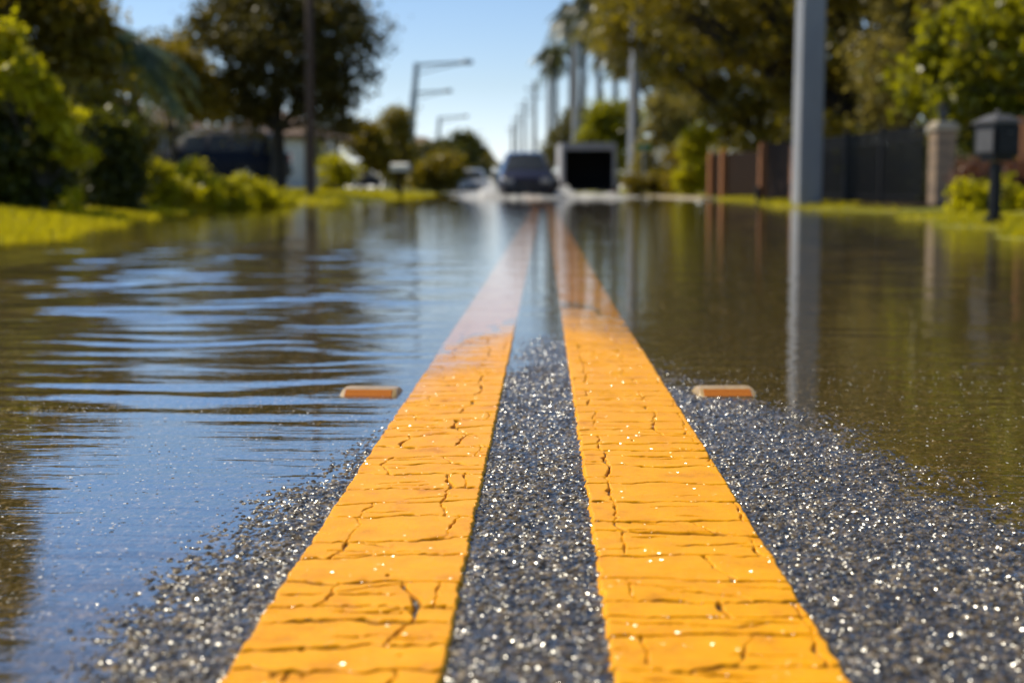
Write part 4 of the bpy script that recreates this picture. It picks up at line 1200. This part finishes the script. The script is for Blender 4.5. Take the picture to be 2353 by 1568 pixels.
tree('roadside_tree', 'brown green tree left of the trailer roof', atx(1310, 110), 110, 'lf_far', [ell(0, 0, 3.0, 1.7, 1.5, 2.0), ell(.6, 0, 5.0, 1.3, 1.3, 1.2)], 4200, .28, 60, .4, 1.4, .18, 'trees on the right bank')
tree('roadside_tree', 'small distant tree behind the plum car and the poles', atx(1268, 160), 160, 'lf_far', [ell(0, 0, 3.0, 2.2, 1.8, 2.2), ell(-1.0, 0, 2.0, 1.6, 1.5, 1.5)], 3000, .34, 50, .5, 1.4, .18, 'trees on the right bank')
tree('leafy_tree', 'glossy bright green tree above the brick pillar and black mailbox', 8.2, 22.5, 'lf_green',
     [ell(-1.3, 0, 2.3, 1.1, 1.0, .8), ell(-.2, -.3, 2.9, 1.3, 1.2, 1.0), ell(-1.9, 0, 1.75, .8, .8, .5), ell(.3, 0, 1.9, 1.1, 1.0, .7), ell(-.6, 0, 1.45, 1.2, .8, .45), ell(.4, -.4, 4.0, 1.3, 1.2, .9)], 9500, .14, 110, .22, 1.5, .14, 'trees on the right bank')
for (xx, yy, h, lab) in [(13, 42, 9, 'background oak behind the black fence, left one of three'), (12.5, 30, 8, 'background oak behind the glossy green tree'), (11.5, 60, 11, 'background oak high above the wooden fence'),
                         (15.5, 36, 9, 'background oak at the right picture edge'), (10.5, 26.5, 6.5, 'background oak just behind the brick pillar')]:
    tree('background_oak', lab, xx, yy, 'lf_oak', [ell(0, 0, h * .42, 3.2, 2.2, h * .28), ell(-1.5, 0, h * .72, 2.8, 2.2, h * .22), ell(1.6, 0, h * .8, 2.8, 2.2, h * .22), ell(0, 0, h * .18, 3.2, 1.8, h * .16)], 8500, .22, 110, .42, 2.0, .25, 'background oaks on the right')
# lime plant by the wood fence
shrub('banana_plant', 'tall lime yellow plant beside the wooden fence', atx(1592, 46), 46, 'lf_lime', [ell(0, 0, 1.1, .38, .35, .9), ell(.1, 0, 1.9, .42, .35, .4), ell(-.2, 0, .5, .35, .35, .4)], 2200, .14, 36, .14, None, 'plant')
shrub('leafy_bush', 'ochre low bush at the foot of the second concrete pole', atx(1470, 56), 56, 'lf_olive', [ell(0, 0, .45, .7, .5, .4), ell(.8, 0, .5, .6, .5, .45)], 2000, .12, 34, .16, 'bushes on the right bank', 'bush')
shrub('leafy_bush', 'green bush filling the gap between lime plant and wooden fence', atx(1650, 50), 50, 'lf_olive', [ell(0, 0, .8, 1.2, .6, .8), ell(-1.2, 0, .9, .9, .6, .9)], 3600, .13, 50, .2, 'bushes on the right bank', 'bush')
shrub('palm_shrub', 'pale green palmetto behind the second concrete pole', atx(1520, 60), 60, 'lf_moss', [ell(0, 0, 1.6, 1.1, .8, 1.5), ell(.2, 0, 3.2, .9, .8, 1.0)], 3400, .17, 50, .26, 'bushes on the right bank', 'bush')

# wooden fence in short staggered runs
def board_fence(x0, y0, x1, y1, h, label, post_xy):
    t = thing('wooden_fence', label, 'fence', (x0, y0, G(x0, y0)), 0, 'wooden fence panels on the right')
    n = 9; dv = Vector((x1 - x0, y1 - y0, 0)); L = dv.length; ang = math.atan2(dv.y, dv.x)
    rot = Matrix.Rotation(ang, 3, 'Z')
    m = MB(); nb = int(L / .145)
    for i in range(nb):
        c = dv * ((i + .5) / nb)
        hh = h + random.uniform(-.012, .012)
        m.box((c.x, c.y, hh / 2), (.137, .022, hh), rot)
    m.build('boards', M['wood_board'], t)
    off = rot @ Vector((0, .03, 0))
    m = MB()
    for zz in (.25, h - .25):
        c = dv * .5 + off
        m.box((c.x, c.y, zz), (L, .038, .09), rot)
    m.build('rail', M['wood_board'], t)
    for (s, hh) in post_xy:
        c = dv * s - off * 1.9
        m = MB(); m.box((c.x, c.y, hh / 2 - .1), (.15, .15, hh + .2), rot); m.add([(c.x - .08, c.y - .08, hh), (c.x + .08, c.y - .08, hh), (c.x + .08, c.y + .08, hh), (c.x - .08, c.y + .08, hh), (c.x, c.y, hh + .07)], [(0, 1, 4), (1, 2, 4), (2, 3, 4), (3, 0, 4)])
        m.build('post', M['wood_fence'], t)


board_fence(atx(1632, 44), 44, atx(1748, 40.5), 40.5, 1.35, 'far wooden fence panel with two orange lit posts', [(.04, 1.35), (.30, 1.40)])
board_fence(atx(1752, 35), 35, atx(1838, 32), 32, 1.35, 'wooden fence panel with one tall orange lit post', [(.05, 1.35), (.9, 1.2)])

# short dark bollard
x, y = atx(1742, 33), 33
t = thing('bollard', 'short dark post at the water edge before the wooden fence', 'bollard', (x, y, 0.0))
b = MB(); b.tube([(0, 0, -.2), (0, 0, .30)], [.07, .065], 12); b.build('post', M['iron'], t, smooth=True)
b = MB(); b.tube([(0, 0, .302), (0, 0, .33), (0, 0, .36)], [.075, .07, .03], 12); b.build('cap', M['iron'], t, smooth=True)

# black iron picket fence from the pillar towards the thick pole
x0, y0 = atx(2118, 21.3), 21.3; x1, y1 = atx(1872, 26.8), 26.8
t = thing('iron_fence', 'black iron picket fence between brick pillar and thick concrete pole', 'fence', (x0, y0, G(x0, y0)))
dv = Vector((x1 - x0, y1 - y0, 0)); rot = Matrix.Rotation(math.atan2(dv.y, dv.x), 3, 'Z')
m = MB(); npk = int(dv.length / .095)
for i in range(npk + 1):
    c = dv * (i / npk); m.box((c.x, c.y, .60), (.022, .022, 1.12), rot)
m.build('pickets', M['iron'], t)
for zz in (.12, .98, 1.10):
    m = MB(); c = dv * .5 + rot @ Vector((0, -.014, 0)); m.box((c.x, c.y, zz), (dv.length, .03, .04), rot); m.build('rail', M['iron'], t)
for s in (.33, .66, 1.0):
    m = MB(); c = dv * s; m.box((c.x, c.y, .58), (.07, .07, 1.3), rot); m.build('post', M['iron'], t)
shrub('hedge', 'dark clipped hedge growing behind the black iron fence', x0 + dv.x * .5 + .75, y0 + dv.y * .5 + .6, 'lf_dark',
      [ell(dv.x * s, dv.y * s, .5, .55, .55, .55) for s in (-.5, -.3, -.1, .1, .3, .5)], 9000, .09, 110, .16, None, 'hedge')

# brick gate pillar with lantern
x, y = atx(2161, 20.8), 20.8
t = thing('gate_pillar', 'square brick gate pillar with a lantern on its cap', 'pillar', (x, y, G(x, y) - .12), R(9))
b = MB(); b.box((0, 0, .57), (.29, .29, 1.26)); b.build('shaft', M['stone_pillar'], t, bevel=.006, seg=1)
b = MB(); b.box((0, 0, 1.235), (.36, .36, .07)); b.box((0, 0, 1.30), (.31, .31, .06), None, .8); b.build('cap', M['concrete_pale'], t, bevel=.008)
x, y, z = x, y, G(x, y) - .12 + 1.33
l = thing('lantern', 'small black lantern standing on the brick pillar cap', 'lantern', (x, y, z), R(9))
b = MB(); b.tube([(0, 0, 0), (0, 0, .02), (0, 0, .05)], [.06, .06, .025], 12); b.build('base', M['iron'], l)
b = MB()
for sx in (-1, 1):
    for sy in (-1, 1): b.tube([(sx * .035, sy * .035, .05), (sx * .06, sy * .06, .19)], .008, 6)
b.box((0, 0, .055), (.09, .09, .015)); b.build('cage', M['iron'], l)
b = MB(); b.box((0, 0, .12), (.07, .07, .11), None, 1.5); b.build('glass', M['window'], l)
b = MB(); b.add([(-.08, -.08, .19), (.08, -.08, .19), (.08, .08, .19), (-.08, .08, .19), (0, 0, .27)], [(0, 1, 4), (1, 2, 4), (2, 3, 4), (3, 0, 4), (3, 2, 1, 0)]); b.tube([(0, 0, .265), (0, 0, .30)], .012, 8); b.build('roof', M['iron'], l)

# black mailbox on a post
x, y = atx(2286, 12.2), 12.2
t = thing('mailbox', 'black square mailbox with a peaked grey cap on a black post', 'mailbox', (x, y, -.12), R(14))
b = MB(); b.box((0, 0, .32), (.075, .075, .68)); b.box((0, 0, .01 + .10), (.12, .12, .2)); b.build('post', M['black_paint'], t, bevel=.006)
b = MB(); b.box((0, 0, .69), (.18, .22, .04)); b.build('bracket', M['black_paint'], t, bevel=.005)
b = MB(); b.box((0, 0, .715 + .13), (.235, .34, .27)); b.build('box', M['black_paint'], t, bevel=.01)
b = MB(); b.box((0, -.175, .715 + .12), (.19, .012, .21)); d = b.build('door', M['black_paint'], t, bevel=.004)
b = MB(); b.tube([(0, -.182, .90), (0, -.20, .90)], .012, 8); b.build('handle', M['cap_metal'], d)
b = MB()
b.box((0, 0, .992), (.275, .38, .022)); b.add([(-.132, -.185, 1.003), (.132, -.185, 1.003), (.132, .185, 1.003), (-.132, .185, 1.003), (-.05, -.07, 1.06), (.05, -.07, 1.06), (.05, .07, 1.06), (-.05, .07, 1.06)],
                                           [(0, 1, 5, 4), (1, 2, 6, 5), (2, 3, 7, 6), (3, 0, 4, 7), (4, 5, 6, 7), (3, 2, 1, 0)])
b.tube([(0, 0, 1.058), (0, 0, 1.08), (0, 0, 1.10)], [.022, .026, .006], 10)
b.build('cap', M['cap_metal'], t, bevel=.004)
b = MB(); b.box((-.1235, -.02, .84), (.012, .26, .19)); b.build('flag', M['cap_metal'], t, bevel=.003)  # paler plate on the left side, sunlight put into its tone, not a flag

# weathered post at the right edge
x, y = atx(2348, 19), 19
t = thing('wooden_post', 'brown wooden post behind the black mailbox at the right edge', 'post', (x, y, G(x, y)))
b = MB(); b.box((0, 0, .55), (.11, .11, 1.3)); b.build('shaft', M['wood_fence'], t, bevel=.01)
b = MB(); b.box((0, 0, 1.22), (.15, .15, .04)); b.build('cap', M['wood_fence'], t, bevel=.008)
# hedges near the mailbox
shrub('red_hedge', 'reddish brown hedge behind the black mailbox post', atx(2300, 17.5), 17.5, 'lf_red', [ell(-.30, 0, .42, .25, .3, .22), ell(0, 0, .48, .4, .3, .16), ell(.45, 0, .48, .4, .3, .18), ell(-.38, 0, .2, .14, .2, .2)], 3600, .06, 60, .08, 'bushes on the right bank', 'hedge')
shrub('leafy_bush', 'yellow green leafy bush under the reddish hedge', atx(2290, 16.4), 16.4, 'lf_lime', [ell(-.25, 0, .22, .25, .25, .2), ell(.1, 0, .22, .3, .25, .22), ell(.45, 0, .2, .3, .25, .2)], 1900, .075, 40, .08, 'bushes on the right bank', 'bush')

# green street sign
x, y = atx(1478, 58), 58
t = thing('street_sign', 'small green street name sign beside the second concrete pole', 'street sign', (x, y, G(x, y)))
b = MB(); b.tube([(0, 0, -.1), (0, 0, 2.1)], .03, 8); b.build('post', M['galv'], t)
b = MB(); b.box((0, 0, 1.95), (.62, .02, .22)); b.build('plate', M['sign_green'], t)

# kerb return showing pale on the right
t = structure(MB().loft([[Vector((4.72 + float(bend(yy)) - .1 + dx, yy, zz)) for dx, zz in ((0, -.12), (0, .045), (.14, .055), (.5, .06), (.5, -.12))] for yy in np.linspace(40, 60, 15)]).build('kerb', M['concrete_pale']), 'pale concrete kerb at the right water edge', 'kerb')
# driveway
dvx = np.linspace(4.6, 11, 20); dvy = np.linspace(16.5, 19.9, 12)
X, Y = np.meshgrid(dvx, dvy); Zd = -0.028 + np.maximum(X - 5.6, -0.4) * 0.05
me = np_mesh('driveway', np.stack([X, Y, Zd], -1).reshape(-1, 3), grid_faces(12, 20), 4)
structure(link('driveway', me, M['stucco_grey']), 'grey driveway entering the water left of the brick pillar', 'driveway')

# mulch along the fences, the shade there put into its dark colour
def bed(pts, label):
    V = []
    for (x_, y_, w0, w1) in pts:
        for q in np.linspace(0, 1, 5):
            xx = x_ + w0 + (w1 - w0) * q
            V.append((xx, y_, G(xx, y_) + 0.03))
    me = np_mesh('shaded_mulch_bed', np.array(V), grid_faces(len(pts), 5), 4)
    structure(link('shaded_mulch_bed', me, M['mulch']), label, 'planting bed')


bed([(float(np.interp(yy, [21, 26.8, 31, 36], [5.7, 5.2, 5.5, 5.9])), yy, -.75, 4.0) for yy in np.linspace(20.4, 36, 24)], 'mulch with painted shade at the foot of the black fence and wooden fence')
